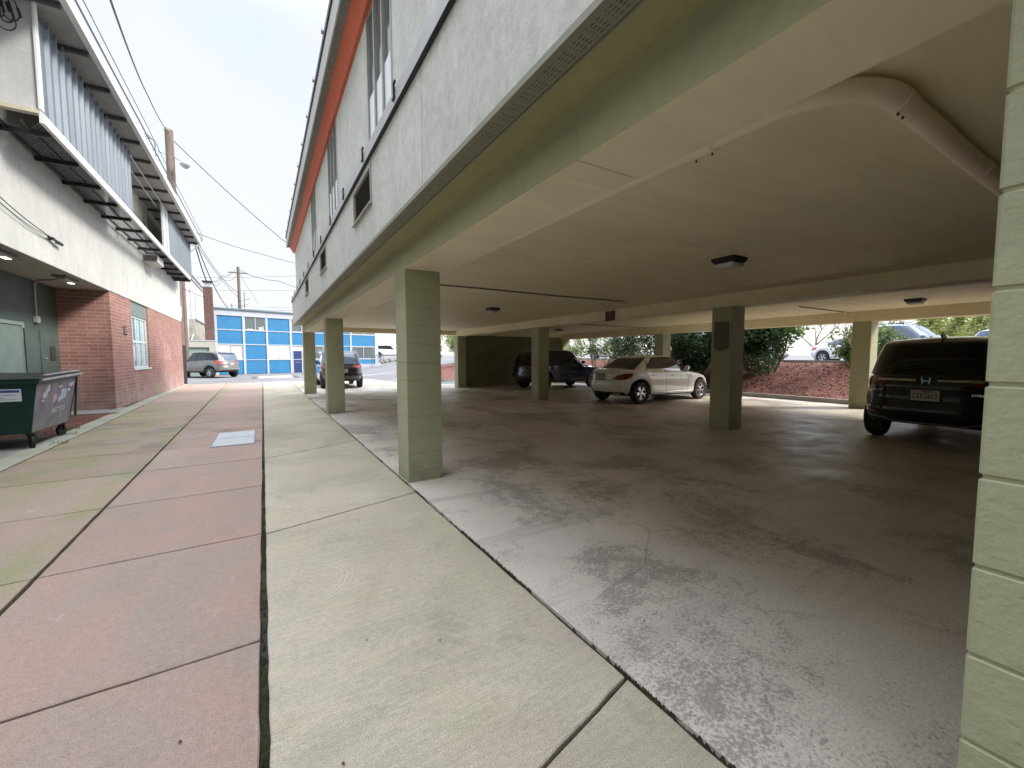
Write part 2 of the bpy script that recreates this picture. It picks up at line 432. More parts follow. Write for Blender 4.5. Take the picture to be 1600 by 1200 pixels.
CORR = NT('corrugated_steel', .45, .35); CORR.color(CORR.val((.165,.195,.235), CORR.rng(CORR.noise(2,5,vec=CORR.map((2,2,.2))), .3,.7,.82,1.15))); CORR = CORR.m
MESHM = plain('dark_steel_mesh', (.22,.23,.26), .5, .4)
WHITEP = plain('white_paint', (.62,.63,.64), .5, var=.05)
WINF = plain('window_frame_grey', (.36,.37,.33), .5, var=.05)
GLASS = m_glass('window_glass', (.10,.12,.13), .05)
PALEG = plain('pale_blind', (.80,.83,.86), .3, var=.03)
BLUE = plain('bright_blue_panel', (.016,.155,.335), .5, var=.10, scale=1.5)
NAVY = plain('navy_door', (.012,.035,.13), .4, var=.1)
BWHITE = plain('white_trim', (.38,.41,.46), .5, var=.05)
BEIGE = m_paint('beige_wall', (.45,.44,.38), (.41,.40,.35), 60, .3, .85, streak=.1)
MOSS = NT('mossy_joint', .95); MOSS.color(MOSS.mix(MOSS.rng(MOSS.noise(3.5,5,.6), .44,.6), (.035,.032,.022), (.06,.075,.02))); MOSS.bump(MOSS.noise(150,4), 1, .01); MOSS = MOSS.m
JOINT = plain('joint_dirt', (.03,.028,.02), .95, var=.4, scale=9)
CURB = m_paint('curb_concrete', (.37,.365,.31), (.29,.30,.21), 90, .5, .85)
STRIP = m_paint('side_concrete', (.30,.29,.27), (.24,.235,.22), 90, .5, .85)
PIPE = plain('painted_pipe', (.86,.74,.57), .45, var=.06)
CONDM = plain('brown_conduit', (.22,.18,.14), .5)
LENS = plain('lamp_lens', (.62,.62,.60), .35, var=.03)
LITLENS = plain('lit_tube', (.95,.95,.92), .4, var=0, emit=.7)
WOOD = m_bark('weathered_pole', (.115,.08,.068), (.20,.155,.14))
BARK = m_bark('grey_bark', (.10,.075,.055), (.22,.18,.14))
LIGHTBARK = m_bark('pale_bark', (.30,.24,.17), (.46,.40,.30))
LEAFD = m_leaf('dark_leaf', (.022,.05,.018), (.05,.10,.03), rough=.35)
LEAFM = m_leaf('mid_leaf', (.06,.11,.025), (.14,.19,.05))
LEAFY = m_leaf('yellow_leaf', (.20,.24,.06), (.36,.38,.13))
LEAFB = m_leaf('bright_leaf', (.14,.22,.04), (.28,.36,.08))
TWIG = m_bark('reddish_twig', (.22,.15,.12), (.36,.27,.22))
RUBBER = plain('tyre_rubber', (.018,.018,.02), .75, var=.2)
RIMM = plain('alloy_rim', (.55,.56,.58), .25, .9, var=.04)
RIMD = plain('dark_rim', (.08,.08,.085), .35, .7, var=.04)
CGLASS = m_glass('tinted_car_glass', (.008,.009,.011), .03)
CGLASSB = m_glass('reflective_car_glass', (.10,.13,.18), .05)
TRIMB = plain('black_trim', (.012,.012,.013), .45, var=.1)
CHROME = plain('chrome', (.75,.75,.76), .12, 1, var=0)
TAIL = plain('tail_lamp_red', (.16,.008,.010), .12, var=.1, coat=1)
TAILB = plain('bright_tail_lamp', (.55,.03,.03), .15, var=.1, coat=1)
HEADL = plain('head_lamp', (.6,.62,.65), .08, .3, var=0)
PLATE = plain('number_plate', (.55,.55,.50), .5, var=.03)
PLTX = plain('plate_lettering', (.02,.02,.03), .5, var=0)

# ------------------------------------------------------------------ world, sun, camera
SUN_EL, SUN_AZ = rad(38), rad(125)      # azimuth clockwise from +Y
W = bpy.data.worlds.new('World'); S.world = W; W.use_nodes = True
t = W.node_tree; bg = t.nodes['Background']
sky = t.nodes.new('ShaderNodeTexSky'); sky.sky_type = 'NISHITA'; sky.sun_disc = False
sky.sun_elevation = SUN_EL; sky.sun_rotation = SUN_AZ; sky.air_density = 1.0; sky.dust_density = 1.5; sky.ozone_density = 1.0
tc = t.nodes.new('ShaderNodeTexCoord')
mp = t.nodes.new('ShaderNodeMapping'); mp.inputs['Scale'].default_value = (1,1,2.5); t.links.new(tc.outputs['Generated'], mp.inputs[0])
nz = t.nodes.new('ShaderNodeTexNoise'); nz.inputs['Scale'].default_value = 1.3; nz.inputs['Detail'].default_value = 6; nz.inputs['Roughness'].default_value = .5; nz.inputs['Distortion'].default_value = .6
t.links.new(mp.outputs[0], nz.inputs['Vector'])
mr = t.nodes.new('ShaderNodeMapRange'); t.links.new(nz.outputs[0], mr.inputs[0])
mr.inputs[1].default_value = .34; mr.inputs[2].default_value = .60; mr.inputs[3].default_value = .66; mr.inputs[4].default_value = .97
mx = t.nodes.new('ShaderNodeMix'); mx.data_type = 'RGBA'
t.links.new(mr.outputs[0], mx.inputs[0]); t.links.new(sky.outputs[0], mx.inputs[6]); mx.inputs[7].default_value = (1.86,1.90,1.95,1)
sz = t.nodes.new('ShaderNodeSeparateXYZ'); t.links.new(tc.outputs['Generated'], sz.inputs[0])
gz = t.nodes.new('ShaderNodeMapRange'); gz.interpolation_type = 'SMOOTHSTEP'; t.links.new(sz.outputs[2], gz.inputs[0])
gz.inputs[1].default_value = .55; gz.inputs[2].default_value = 1.0; gz.inputs[3].default_value = 1.0; gz.inputs[4].default_value = 6.0
vs_ = t.nodes.new('ShaderNodeVectorMath'); vs_.operation = 'SCALE'; t.links.new(mx.outputs[2], vs_.inputs[0]); t.links.new(gz.outputs[0], vs_.inputs['Scale'])
t.links.new(vs_.outputs[0], bg.inputs[0]); bg.inputs[1].default_value = .10

sd = bpy.data.lights.new('sun', 'SUN'); sd.energy = 1.1; sd.angle = rad(14); sd.color = (1,.94,.84)
so = bpy.data.objects.new('sun', sd); COL.objects.link(so)
sv = Vector((sin(SUN_AZ)*cos(SUN_EL), cos(SUN_AZ)*cos(SUN_EL), sin(SUN_EL)))
so.rotation_euler = sv.to_track_quat('Z', 'Y').to_euler(); so.location = (0,0,40)

yaw, pitch, roll = rad(30.957), rad(-3.758), rad(-.16)
fw = Vector((sin(yaw)*cos(pitch), cos(yaw)*cos(pitch), sin(pitch)))
r_ = Vector((cos(yaw), -sin(yaw), 0)); u_ = r_.cross(fw)
c_, s_ = cos(roll), sin(roll); r2, u2 = c_*r_ + s_*u_, -s_*r_ + c_*u_
cd = bpy.data.cameras.new('camera'); cam = bpy.data.objects.new('camera', cd); COL.objects.link(cam)
M = Matrix((r2, u2, -fw)).transposed().to_4x4(); M.translation = Vector((0,0,1.5)); cam.matrix_world = M
cd.sensor_fit = 'HORIZONTAL'; cd.sensor_width = 36; cd.lens = 36*647.7/1600; cd.clip_start = .05; cd.clip_end = 2000
S.camera = cam
S.view_settings.view_transform = 'Standard'; S.view_settings.look = 'None'; S.view_settings.exposure = 2.35; S.view_settings.gamma = 1
S.render.engine = 'CYCLES'
S.cycles.max_bounces = 10; S.cycles.diffuse_bounces = 8; S.cycles.glossy_bounces = 3; S.cycles.transparent_max_bounces = 16
S.cycles.use_denoising = True

# ------------------------------------------------------------------ ground
def sm(a, b, x):
    t = max(0, min(1, (x-a)/(b-a))); return t*t*(3-2*t)
BXE = 15.45      # east edge of the garage floor
def lotz(x, y): return 1.2 - .010*max(0, x-19) + .004*(y-8)
def gh(x, y):
    if y < 19.5:
        if x <= BXE: return 0
        e = sm(BXE, 19.2, x)*.75 + .25*max(0, min(1, (x-BXE)/3.5))
        return e*lotz(x, y)
    e = sm(5.0, 19.0, x)*(1-sm(60,140,x)*.0)
    n = sm(19.5, 30, y)
    east = sm(BXE, 19.2, x)*(1-n) + e*n
    if x < BXE: east = e*n
    return east*lotz(min(x, 60), y)*1.0
def sheet(name, xs, ys, mat, f, dz=0):
    mb = MB(); vs = [(x, y, f(x,y)+dz) for y in ys for x in xs]; nx = len(xs)
    fs = [(j*nx+i, j*nx+i+1, (j+1)*nx+i+1, (j+1)*nx+i) for j in range(len(ys)-1) for i in range(nx-1)]
    mb.add(vs, fs); return mb.build(name, mat, smooth=True)
def lin(a, b, n): return [a+(b-a)*i/n for i in range(n+1)]
# one big sheet to the horizon
xs = [-600,-200,-80,-40,-20,-10,-6] + lin(-4, 24, 56) + [28,34,42,55,80,140,300,700]
ys = [-300,-100,-40,-20,-10] + lin(-6, 19, 25) + lin(19.5, 60, 40) + [70,90,130,250,600,900]
def gh_base(x, y):
    h = gh(x, y)
    return h - (.03 if (y < 30 and x < BXE) else .012)
g = struct(sheet('ground', xs, ys, ASPH, gh_base))

def slab_poly(mb, pts, z=0, t=.028, jit=.003, step=.12):
    # polygon slab with slightly ragged edges
    out = []
    n = len(pts)
    for i in range(n):
        a, b = Vector(pts[i]), Vector(pts[(i+1) % n]); L = (b-a).length; k = max(1, int(L/step))
        nrm = Vector((-(b-a).y, (b-a).x))/L
        for j in range(k):
            p = a + (b-a)*j/k
            if j: p = p + nrm*random.uniform(-jit, jit)
            out.append(p)
    m = len(out)
    cx = sum(p.x for p in out)/m; cy = sum(p.y for p in out)/m
    def inset(p, d):
        v = Vector((cx-p.x, cy-p.y)); return p + v.normalized()*d
    v = [(p.x, p.y, z-t) for p in out] + [(p.x, p.y, z-.005) for p in out] + [(*inset(p, .006), z) for p in out]
    f = []
    for i in range(m):
        j = (i+1) % m; f += [(i, j, j+m, i+m), (i+m, j+m, j+2*m, i+2*m)]
    f.append(tuple(range(2*m, 3*m)))
    mb.add(v, f)

red = MB()
def lj(y): return -1.38 - .0175*(y-3.5)       # left joint x at y
def le(y): return -3.02 - .028*(y-8)          # curb edge x at y
G = .010
ys_j = [-1.0, .95, 2.5] + [2.5+1.56*k for k in range(1, 17)] + [29.3]
ys_j = [y for y in ys_j if y < 28.9 or y == 29.3]
sk = .028
for a, b in zip(ys_j[:-1], ys_j[1:]):
    def P(x, y): return (x, y + sk*(x+.05) if y < 29 else y)
    g1 = .006 if a < 3 else (.004 if a < 5 else .002)
    gg = .009 if a < 5 else .016
    slab_poly(red, [P(lj(a)+G+.004, a+gg), P(-.06-g1, a+gg), P(-.06-g1, b-gg), P(lj(b)+G+.004, b-gg)])
    slab_poly(red, [P(le(a)+G, a+gg), P(lj(a)-G-.004, a+gg), P(lj(b)-G-.004, b-gg), P(le(b)+G, b-gg)])
struct(red.build('alley_paving', RED))
walk = MB()
pj_ = [(-1.6,-1.4), (.95,1.31), (4.03,4.43), (7.1,7.8), (10.45,11.18), (13.88,14.5), (17.3,17.9), (20.6,21.1), (24,24.4), (29.4,29.4)]
for (a0,a1), (b0,b1) in zip(pj_[:-1], pj_[1:]):
    g1 = .016 if a0 < 3 else .01
    gw = .009 if a0 < 4 else .014
    slab_poly(walk, [(-.030, a0+gw), (1.412-g1*.6, a1+gw), (1.412-g1*.6, b1-gw), (-.030, b0-gw)])
struct(walk.build('concrete_walk', WALK))
# joint filler just below the slab tops; moss cushions in the wide seams
jf = MB().box(-3.35, 1.45, -1.6, 29.4, -.06, -.026); struct(jf.build('joint_dirt', JOINT))
ms = MB()
for (x0, y0, y1, w, dens) in ((-.05, 1.0, 7.5, .024, 620), (1.425, .6, 9.5, .022, 900)):
    for i in range(dens):
        y = y0 + (y1-y0)*random.random()**1.4
        if mnoise.noise(Vector((x0*3, y*1.7, 2))) < .02 and random.random() < .9: continue
        x = x0 + random.uniform(-.5,.5)*w; r = random.uniform(.006,.013); h = random.uniform(.004,.010)
        ms.add([(x-r,y-r*1.6,-.027),(x+r,y-r*1.6,-.027),(x+r,y+r*1.6,-.027),(x-r,y+r*1.6,-.027),(x,y,-.006+h)], [(0,1,4),(1,2,4),(2,3,4),(3,0,4)])
struct(ms.build('joint_moss', MOSS), 'stuff')

# garage floor slabs with construction joints along the column lines
gf = MB()
gx = [1.43, 8.3, BXE]; gy = [-1, 0.0, 4.93, 11.95, 18.9, 22.6]
for i in range(2):
    for j in range(5):
        slab_poly(gf, [(gx[i]+.004, gy[j]+.004), (gx[i+1]-.004, gy[j]+.004), (gx[i+1]-.004, gy[j+1]-.004), (gx[i]+.004, gy[j+1]-.004)], jit=.0015, step=.3)
struct(gf.build('garage_floor', GAR))
apr = MB()
slab_poly(apr, [(1.43,22.61),(9.0,22.61),(10.5,29.4),(1.43,29.4)], z=.002, t=.04)
struct(apr.build('concrete_apron', WALK))
# left verge: curb strip, side concrete, planting bed
cs = MB()
cuts = [-2, 3, 6.2, 9.2, 12.4, 15.4, 19.5, 24, 29.6]
for a, b in zip(cuts[:-1], cuts[1:]):
    slab_poly(cs, [(le(a)-.33, a+.006), (le(a)-.006, a+.006), (le(b)-.006, b-.006), (le(b)-.33, b-.006)], z=.012, t=.05)
struct(cs.build('curb', CURB))
sc = MB(); slab_poly(sc, [(-12,-2),(le(0)-.34,-2),(le(11.4)-.34,11.4),(-12,11.4)], z=.0); 
slab_poly(sc, [(-12,15.1),(le(15)-.34,15.1),(le(16)-.34,16.6),(-12,16.6)], z=.03, t=.05)
struct(sc.build('side_concrete', STRIP))
mbed = MB()
for i in range(24):
    for j in range(18):
        x0 = -5.2 + i*.075; y0 = 11.42 + j*.205
        mbed.add([(x0,y0,.0+.02*mnoise.noise(Vector((x0*6,y0*6,0)))),(x0+.075,y0,.02*mnoise.noise(Vector((x0*6+.45,y0*6,0)))),(x0+.075,y0+.205,.02*mnoise.noise(Vector((x0*6+.45,y0*6+1.2,0)))),(x0,y0+.205,.02*mnoise.noise(Vector((x0*6,y0*6+1.2,0))))],[(0,1,2,3)])
struct(mbed.build('mulch_bed', MULCH), 'stuff')
# mulch bank east of the garage, kerb, and the corner bed to the north
xs = lin(BXE+.16, 19.3, 26); ys = lin(-8, 30, 120)
def bumpy(x, y): return gh(x,y) + .035*mnoise.noise(Vector((x*1.3,y*1.3,0))) + .018*mnoise.noise(Vector((x*7,y*7,3))) + .02
struct(sheet('mulch_bank', xs, ys, MULCH, bumpy), 'stuff')
chips = MB()
for i in range(5200):
    x = random.uniform(BXE+.2, 19.2); y = random.uniform(1.5, 20)
    z = bumpy(x,y)+.012; a = random.uniform(0,pi); l = random.uniform(.02,.06); w = random.uniform(.008,.02)
    d = Vector((cos(a),sin(a),random.uniform(-.4,.4)))*l; e = Vector((-sin(a),cos(a),random.uniform(-.3,.3)))*w
    p = Vector((x,y,z)); chips.add([p-d-e,p+d-e,p+d+e,p-d+e],[(0,1,2,3)], 1 if random.random()<.13 else 0)
CHIPL = plain('pale_chip', (.42,.30,.22), .9, var=.3, scale=20)
CHIPD = plain('dark_chip', (.16,.06,.04), .9, var=.4, scale=20)
struct(chips.build('bark_chips', [CHIPD, CHIPL], fix=False), 'stuff')
xs = lin(9.2, 15.4, 16); ys = lin(23.3, 33, 24)
struct(sheet('corner_bed', xs, ys, MULCH, lambda x,y: gh(x,y)+.05+.03*mnoise.noise(Vector((x*2,y*2,5)))), 'stuff')
kb = MB().box(BXE+.01, BXE+.16, -8, 19.6, -.05, .14); 
kb.box(9.05, 9.19, 23.2, 33, -.05, .3); kb.box(9.2, 15.4, 23.15, 23.29, -.05, .16)
struct(kb.build('kerb', STRIP, bevel=.012))
tk = MB()
for y0, y1 in zip(lin(-8,29,12)[:-1], lin(-8,29,12)[1:]):
    a, b = gh(19.3,y0), gh(19.3,y1)
    tk.add([(19.25,y0,a-.1),(19.4,y0,a-.1),(19.4,y1,b-.1),(19.25,y1,b-.1),(19.25,y0,a+.13),(19.4,y0,a+.13),(19.4,y1,b+.13),(19.25,y1,b+.13)],[(3,2,1,0),(4,5,6,7),(0,1,5,4),(1,2,6,5),(2,3,7,6),(3,0,4,7)])
struct(tk.build('lot_kerb', STRIP))
# road edge line climbing to the lot and the steel plate in the road
rl = MB()
for i in range(24):
    xa, xb = 5+i*.75, 5+(i+1)*.75; f = lambda x: 34.5 - .35*(x-5) + 0*.02*(x-5)**2
    rl.add([(xa,f(xa),gh(xa,f(xa))+.006),(xb,f(xb),gh(xb,f(xb))+.006),(xb,f(xb)+.28,gh(xb,f(xb)+.28)+.006),(xa,f(xa)+.28,gh(xa,f(xa)+.28)+.006)],[(0,1,2,3)])
struct(rl.build('road_line', WHITEP))
pl = MB().box(-.3, 1.9, 35.2, 38.3, -.01, .012); struct(pl.build('road_patch', plain('pale_patch', (.45,.46,.47), .7)))
pf = MB().box(-.75,-.45, 34.8,38.6,-.01,.008).box(2.05,2.35,34.8,38.6,-.01,.008); struct(pf.build('road_marking', plain('worn_marking', (.08,.08,.08), .8)))

# utility cover in the red paving
uc = thing('utility_cover', 'ribbed pale steel utility cover set in the red paving', 'utility cover', (-.49,9.18,0))
at(MB().box(-.81,-.17,8.42,9.96,-.02,.006).build('frame', plain('cover_rim', (.20,.20,.19), .6)), uc)
for (a, b) in ((8.45,9.18),(9.2,9.93)):
    p = MB().box(-.79,-.19,a,b,-.01,.012)
    for k in range(15): 
        x = -.775+k*.04; p.box(x, x+.016, a+.03, b-.03, .0122, .019)
    at(p.build('plate', plain('zinc_plate', (.52,.54,.56), .42, .25)), uc)
# small litter on the paving
lf = MB()
for (x,y) in ((-.33,1.97),(.42,2.2),(.2,1.55),(-1.9,7.9),(-2.4,6.6),(-1.5,11),(.75,2.0),(2.1,3.9),(1.8,1.55),(3,2.6),(2.4,1.45)):
    a = random.uniform(0,pi); d = Vector((cos(a),sin(a),0))*.018; e = Vector((-sin(a),cos(a),0))*.010; p = Vector((x,y,.006))
    d *= .5; e *= .5
    lf.add([p-d,p-e+Vector((0,0,.006)),p+d,p+e],[(0,1,2),(0,2,3)])
struct(lf.build('fallen_leaves', plain('brown_leaf', (.08,.05,.03), .8, var=.3)), 'stuff')

# ------------------------------------------------------------------ parking building (right)
PB = thing('parking_building', 'grey stucco office building with orange eave raised on green block columns over a parking bay', 'building', (8,5,0))
def pb(mb, name, mat, **k): return at(mb.build(name, mat, **k), PB)
BLK = .218
def column(x0, x1, y0, y1, z1, mat=BLOCK, seed=0):
    mb = MB(); zs = [(0,0)]
    z = .125
    while z < z1-.03:
        zs += [(z-.008,0),(z-.0045,.005),(z+.0045,.005),(z+.008,0)]; z += BLK
    zs.append((z1,0))
    v = []; f = []
    rnd = random.Random(seed)
    for k, (z, d) in enumerate(zs):
        b = .006
        ring = [(x0+b+d,y0+d),(x1-b-d,y0+d),(x1-d,y0+b+d),(x1-d,y1-b-d),(x1-b-d,y1-d),(x0+b+d,y1-d),(x0+d,y1-b-d),(x0+d,y0+b+d)]
        v += [(x,y,z) for x,y in ring]
    n = 8
    for k in range(len(zs)-1):
        for i in range(n):
            j = (i+1)%n; f.append((k*n+i,k*n+j,(k+1)*n+j,(k+1)*n+i))
    f += [tuple(range(n-1,-1,-1)), tuple((len(zs)-1)*n+i for i in range(n))]
    mb.add(v, f); return pb(mb, 'column', mat)
cols = {}
for nm, x0, x1, ys_, z1 in (('A',1.44,1.87,(-.17,4.80,11.88,18.85),2.52), ('B',8.08,8.52,(4.90,11.70,18.55),2.50), ('C',14.47,14.95,(4.78,11.75,18.55),2.47)):
    for i, y in enumerate(ys_): cols[nm,i] = column(x0, x1, y, y+(.43 if nm == 'A' else .44), z1)
YS, YN = -22.0, 19.05
b = MB().box(1.44,1.885,YS,1.731,2.52,2.8).box(1.44,1.885,1.739,YN,2.52,2.8).box(1.447,1.88,1.73,1.74,2.525,2.79)
o = pb(b, 'beam', [BEAMP]); 
o.data.materials.append(CREAM)
for p in o.data.polygons:
    if p.normal.x > -.5: p.material_index = 1
pb(MB().box(8.06,8.54,YS,YN,2.50,2.752), 'beam', CREAM, bevel=.006)
pb(MB().box(14.45,14.97,YS,YN,2.46,2.752), 'beam', CREAM, bevel=.006)
pb(MB().box(1.885,8.06,18.7,YN,2.56,2.752), 'beam', CREAM)
pb(MB().box(8.54,14.45,18.7,YN,2.56,2.752), 'beam', CREAM)
pb(MB().box(1.60,15.3,YS-.3,YN,2.75,2.95), 'ceiling', CREAM)
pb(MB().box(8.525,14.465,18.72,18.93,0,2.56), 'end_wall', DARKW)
pb(MB().box(1.872,14.44,-.17,.255,0,2.75), 'block_wall', DARKW)  # unseen near-end wall, assumed so that it blocks light into the bay
pb(MB().box(1.46,15.2,YS,-.18,0,2.5), 'ground_floor', BLOCK)
pb(MB().box(1.2,1.44,YS,YN,2.8,2.9), 'soffit', GREENP)
vs = MB().box(1.085,1.2,YS,3.90,2.765,2.799).box(1.085,1.2,3.906,11.4,2.765,2.799).box(1.085,1.2,11.406,YN-.02,2.765,2.799)
vs.box(1.2,1.207,YS,YN-.02,2.755,2.802)
pb(vs, 'vent_strip', VENT)
# lower apron wall in cast panels with vent openings
VY = [(-2.2,-1.2),(1.3,2.3),(4.83,5.85),(8.62,9.56),(12.12,13.0)]; VY = VY[2:]
VZ = (3.215,3.625)
lw = MB(); cuts = [YS,-7.4,-3.9,-.4,3.16,6.75,10.25,13.75,17.3,YN]
def wall_with_holes(mb, x0, x1, ya, yb, za, zb, holes):
    hs = [h for h in holes if h[0] >= ya and h[1] <= yb]
    y = ya
    for (h0,h1,hz0,hz1) in hs:
        mb.box(x0,x1,y,h0,za,zb); mb.box(x0,x1,h0,h1,za,hz0)
        if hz1 < zb: mb.box(x0,x1,h0,h1,hz1,zb)
        y = h1
    mb.box(x0,x1,y,yb,za,zb)
for a, b_ in zip(cuts[:-1], cuts[1:]):
    wall_with_holes(lw, 1.10, 1.30, a+(.004 if a > YS else 0), b_-(.004 if b_ < YN else 0), 2.806, 3.69, [(v0,v1,*VZ) for v0,v1 in VY])
pb(lw, 'lower_wall', STUC)
pb(MB().box(1.105,1.299,YS+.1,YN-.1,2.81,3.68), 'wall_core', BLACKM).scale = (1,1,1)
bpy.data.objects.remove(PB.children[-1])
pb(MB().box(1.30,15.2,YS,YN-.003,2.955,5.9), 'building_core', STUC)
for (v0, v1) in VY:
    fr = MB(); w = .028
    fr.box(1.085,1.14,v0,v1,VZ[0],VZ[0]+w).box(1.085,1.14,v0,v1,VZ[1]-w,VZ[1]).box(1.085,1.14,v0,v0+w,VZ[0]+w,VZ[1]-w).box(1.085,1.14,v1-w,v1,VZ[0]+w,VZ[1]-w)
    fr.box(1.065,1.10,v0-.01,v1+.01,VZ[0]-.018,VZ[0]-.001)
    f = pb(fr, 'wall_vent', BEIGE)
    lo = MB()
    for k in range(13):
        z = VZ[0]+w+.012+k*.027; lo.obox((1.108,v0+w,z),(0,v1-v0-2*w,0),(.03,0,.018),(.0,0,.003))
    lo.box(1.16,1.17,v0+w,v1-w,VZ[0]+w,VZ[1]-w)
    g_ = lo.build('louvre', bpy.data.materials.get('dark_louvre') or plain('dark_louvre', (.07,.065,.055), .6)); g_.parent = f
    for k in range(11):
        y = v0+w+(k+1)*(v1-v0-2*w)/12
        pass
# upper wall with tall windows
WY = [(.95,2.1),(4.45,5.60),(8.05,9.20),(11.40,12.5)]
uw = MB(); wall_with_holes(uw, 1.25, 1.42, YS, YN-.25, 3.69, 5.76, [(a,b_,3.93,5.70) for a,b_ in WY]); 
for y in (2.75,6.75,7.35,10.3,14.0,17.4): pass
pb(uw, 'upper_wall', STUC)
for (a, b_) in WY:
    fr = MB(); z0, z1 = 3.93, 5.70
    for k in range(4):
        y = a + k*(b_-a-.05)/3; fr.box(1.243,1.30,y,y+.05,z0,z1)
    fr.box(1.255,1.30,a+.05,b_-.05,z0,z0+.05).box(1.255,1.30,a+.05,b_-.05,z1-.05,z1)
    f = pb(fr, 'window', WINF)
    pa = MB().box(1.275,1.28,a+.03,b_-.03,z0+.03,z1-.03).build('pane', GLASS); pa.parent = f
    bl = MB()
    for k in range(3):
        y = a+.05+k*(b_-a-.05)/3; w = (b_-a-.05)/3-.05
        bl.box(1.262,1.272,y+.012,y+w-.012,z0+.05,z0+.78)
    bl = bl.build('blind', PALEG); bl.parent = f
bt = MB().box(1.062,1.25,YS,YN+.01,3.69,3.815)
o = pb(bt, 'belt_flashing', [BELT, BLACKM])
for p in o.data.polygons:
    if p.normal.z < -.5: p.material_index = 1  # underside coloured black for the shadow gap beneath the belt
for k in range(18):
    y = -3 + .12 + k*1.32
    if y > 18.9: break
    pb(MB().box(1.045,1.061,y,y+.02,3.73,3.865).box(1.045,1.061,y-.035,y,3.845,3.865).box(1.045,1.061,y+.02,y+.055,3.73,3.748), 'clip', BLACKM)
EY = 19.08
def ycuts(y): return y
eb = MB()
for a, b_ in ((YS,3.2),(3.206,7.0),(7.006,10.3),(10.306,13.6),(13.606,EY)):
    eb.prism([(1.30,5.68),(1.205,5.68),(1.09,5.877),(1.09,5.93),(1.30,5.93)], 'y', a, b_)
pb(eb, 'eave_board', ORANGE)
pb(MB().box(.985,1.09,YS,EY,5.88,5.93), 'soffit', PERF)
pb(MB().box(.965,.985,YS,EY+.01,5.865,6.22), 'fascia', FASC)
pb(MB().box(.945,1.0,YS,EY+.012,6.222,6.30), 'gutter', BLACKM)
pb(MB().box(.955,15.6,YS,EY+.012,6.303,6.37).box(1.3,15.2,YS,YN,5.935,6.30), 'roof', FASC)
for k in range(14):
    y = 3.2+k*1.28
    if y > 18.8: break
    pb(MB().box(.93,.99,y,y+.09,6.372,6.43), 'clip', GREYM)

# garage fittings
def thing_box(): pass
PIPE_T = thing('drain_pipe', 'fat cream painted pipe hugging the beam and elbowing across the parking ceiling', 'pipe', (2.0,1.4,2.6))
PX, PY = 2.18, .80
pts = [(PX,18.4,2.692),(PX,12,2.692),(PX,8,2.692),(PX,4.5,2.692),(PX,2.4,2.692),(PX,PY+.38,2.692)]
for k in range(1,13):
    a = pi*k/12/2; R = .38; pts.append((PX+R-R*cos(a), PY+.38-R*sin(a), 2.692))
pts += [(3.2,PY,2.692),(8.0,PY,2.692)]
at(MB().tube(pts, .052, 20).build('pipe_run', PIPE, smooth=True), PIPE_T)
for (p, q) in (((PX+.38,PY,2.692),(PX+.48,PY,2.692)),((PX,1.46,2.692),(PX,1.60,2.692)),((PX,2.9,2.692),(PX,3.0,2.692)),((PX,7.1,2.692),(PX,7.25,2.692)),((PX,9.3,2.692),(PX,9.6,2.692)),((3.95,PY,2.692),(4.05,PY,2.692))):
    at(MB().tube([p,q], .0565, 20).build('coupling', PIPE, smooth=True), PIPE_T)
RB = plain('rusty_bolt', (.12,.07,.04), .8)
for (x,y) in ((2.20,1.48),(2.20,1.58),(2.59,.80),(2.65,.80)): at(MB().tube([(x,y,2.622),(x,y,2.65)], .004, 6).tube([(x,y,2.624),(x,y,2.629)], .007, 6).build('clamp_bolt', RB), PIPE_T)
def conduit(label, pts, r=.013, box=None, mat=CONDM, group=None):
    t = thing('ceiling_conduit', label, 'conduit', pts[0], group=group)
    at(MB().tube(pts, r, 8).build('conduit_run', mat, smooth=True), t)
    if box: at(MB().box(box[0]-.05,box[0]+.05,box[1]-.05,box[1]+.05,2.69,2.75).build('junction_box', PIPE, bevel=.006), t)
conduit('thin brown conduit crossing the front bay ceiling to a small square box', [(1.9,6.85,2.735),(3.5,6.82,2.737),(5.2,6.86,2.735),(6.5,6.8,2.737),(6.75,6.84,2.73),(7.0,6.8,2.735)], box=(7.05,6.8))
conduit('short dark conduit on the rear bay ceiling above the bark slope', [(11.6,5.3,2.735),(13.4,5.32,2.737),(14.4,5.3,2.735)], r=.016, box=(14.1,5.3))
conduit('thin conduit on the rear bay ceiling above the white sedan', [(10.5,12.4,2.735),(12.6,12.45,2.735),(14.3,12.5,2.737)], r=.014, box=(14.38,12.5))
conduit('clamped conduit on the ceiling behind the second front column', [(2.1,9.0,2.73),(2.1,10.5,2.72),(2.12,12.5,2.73)], r=.02, box=(2.12,11.6))
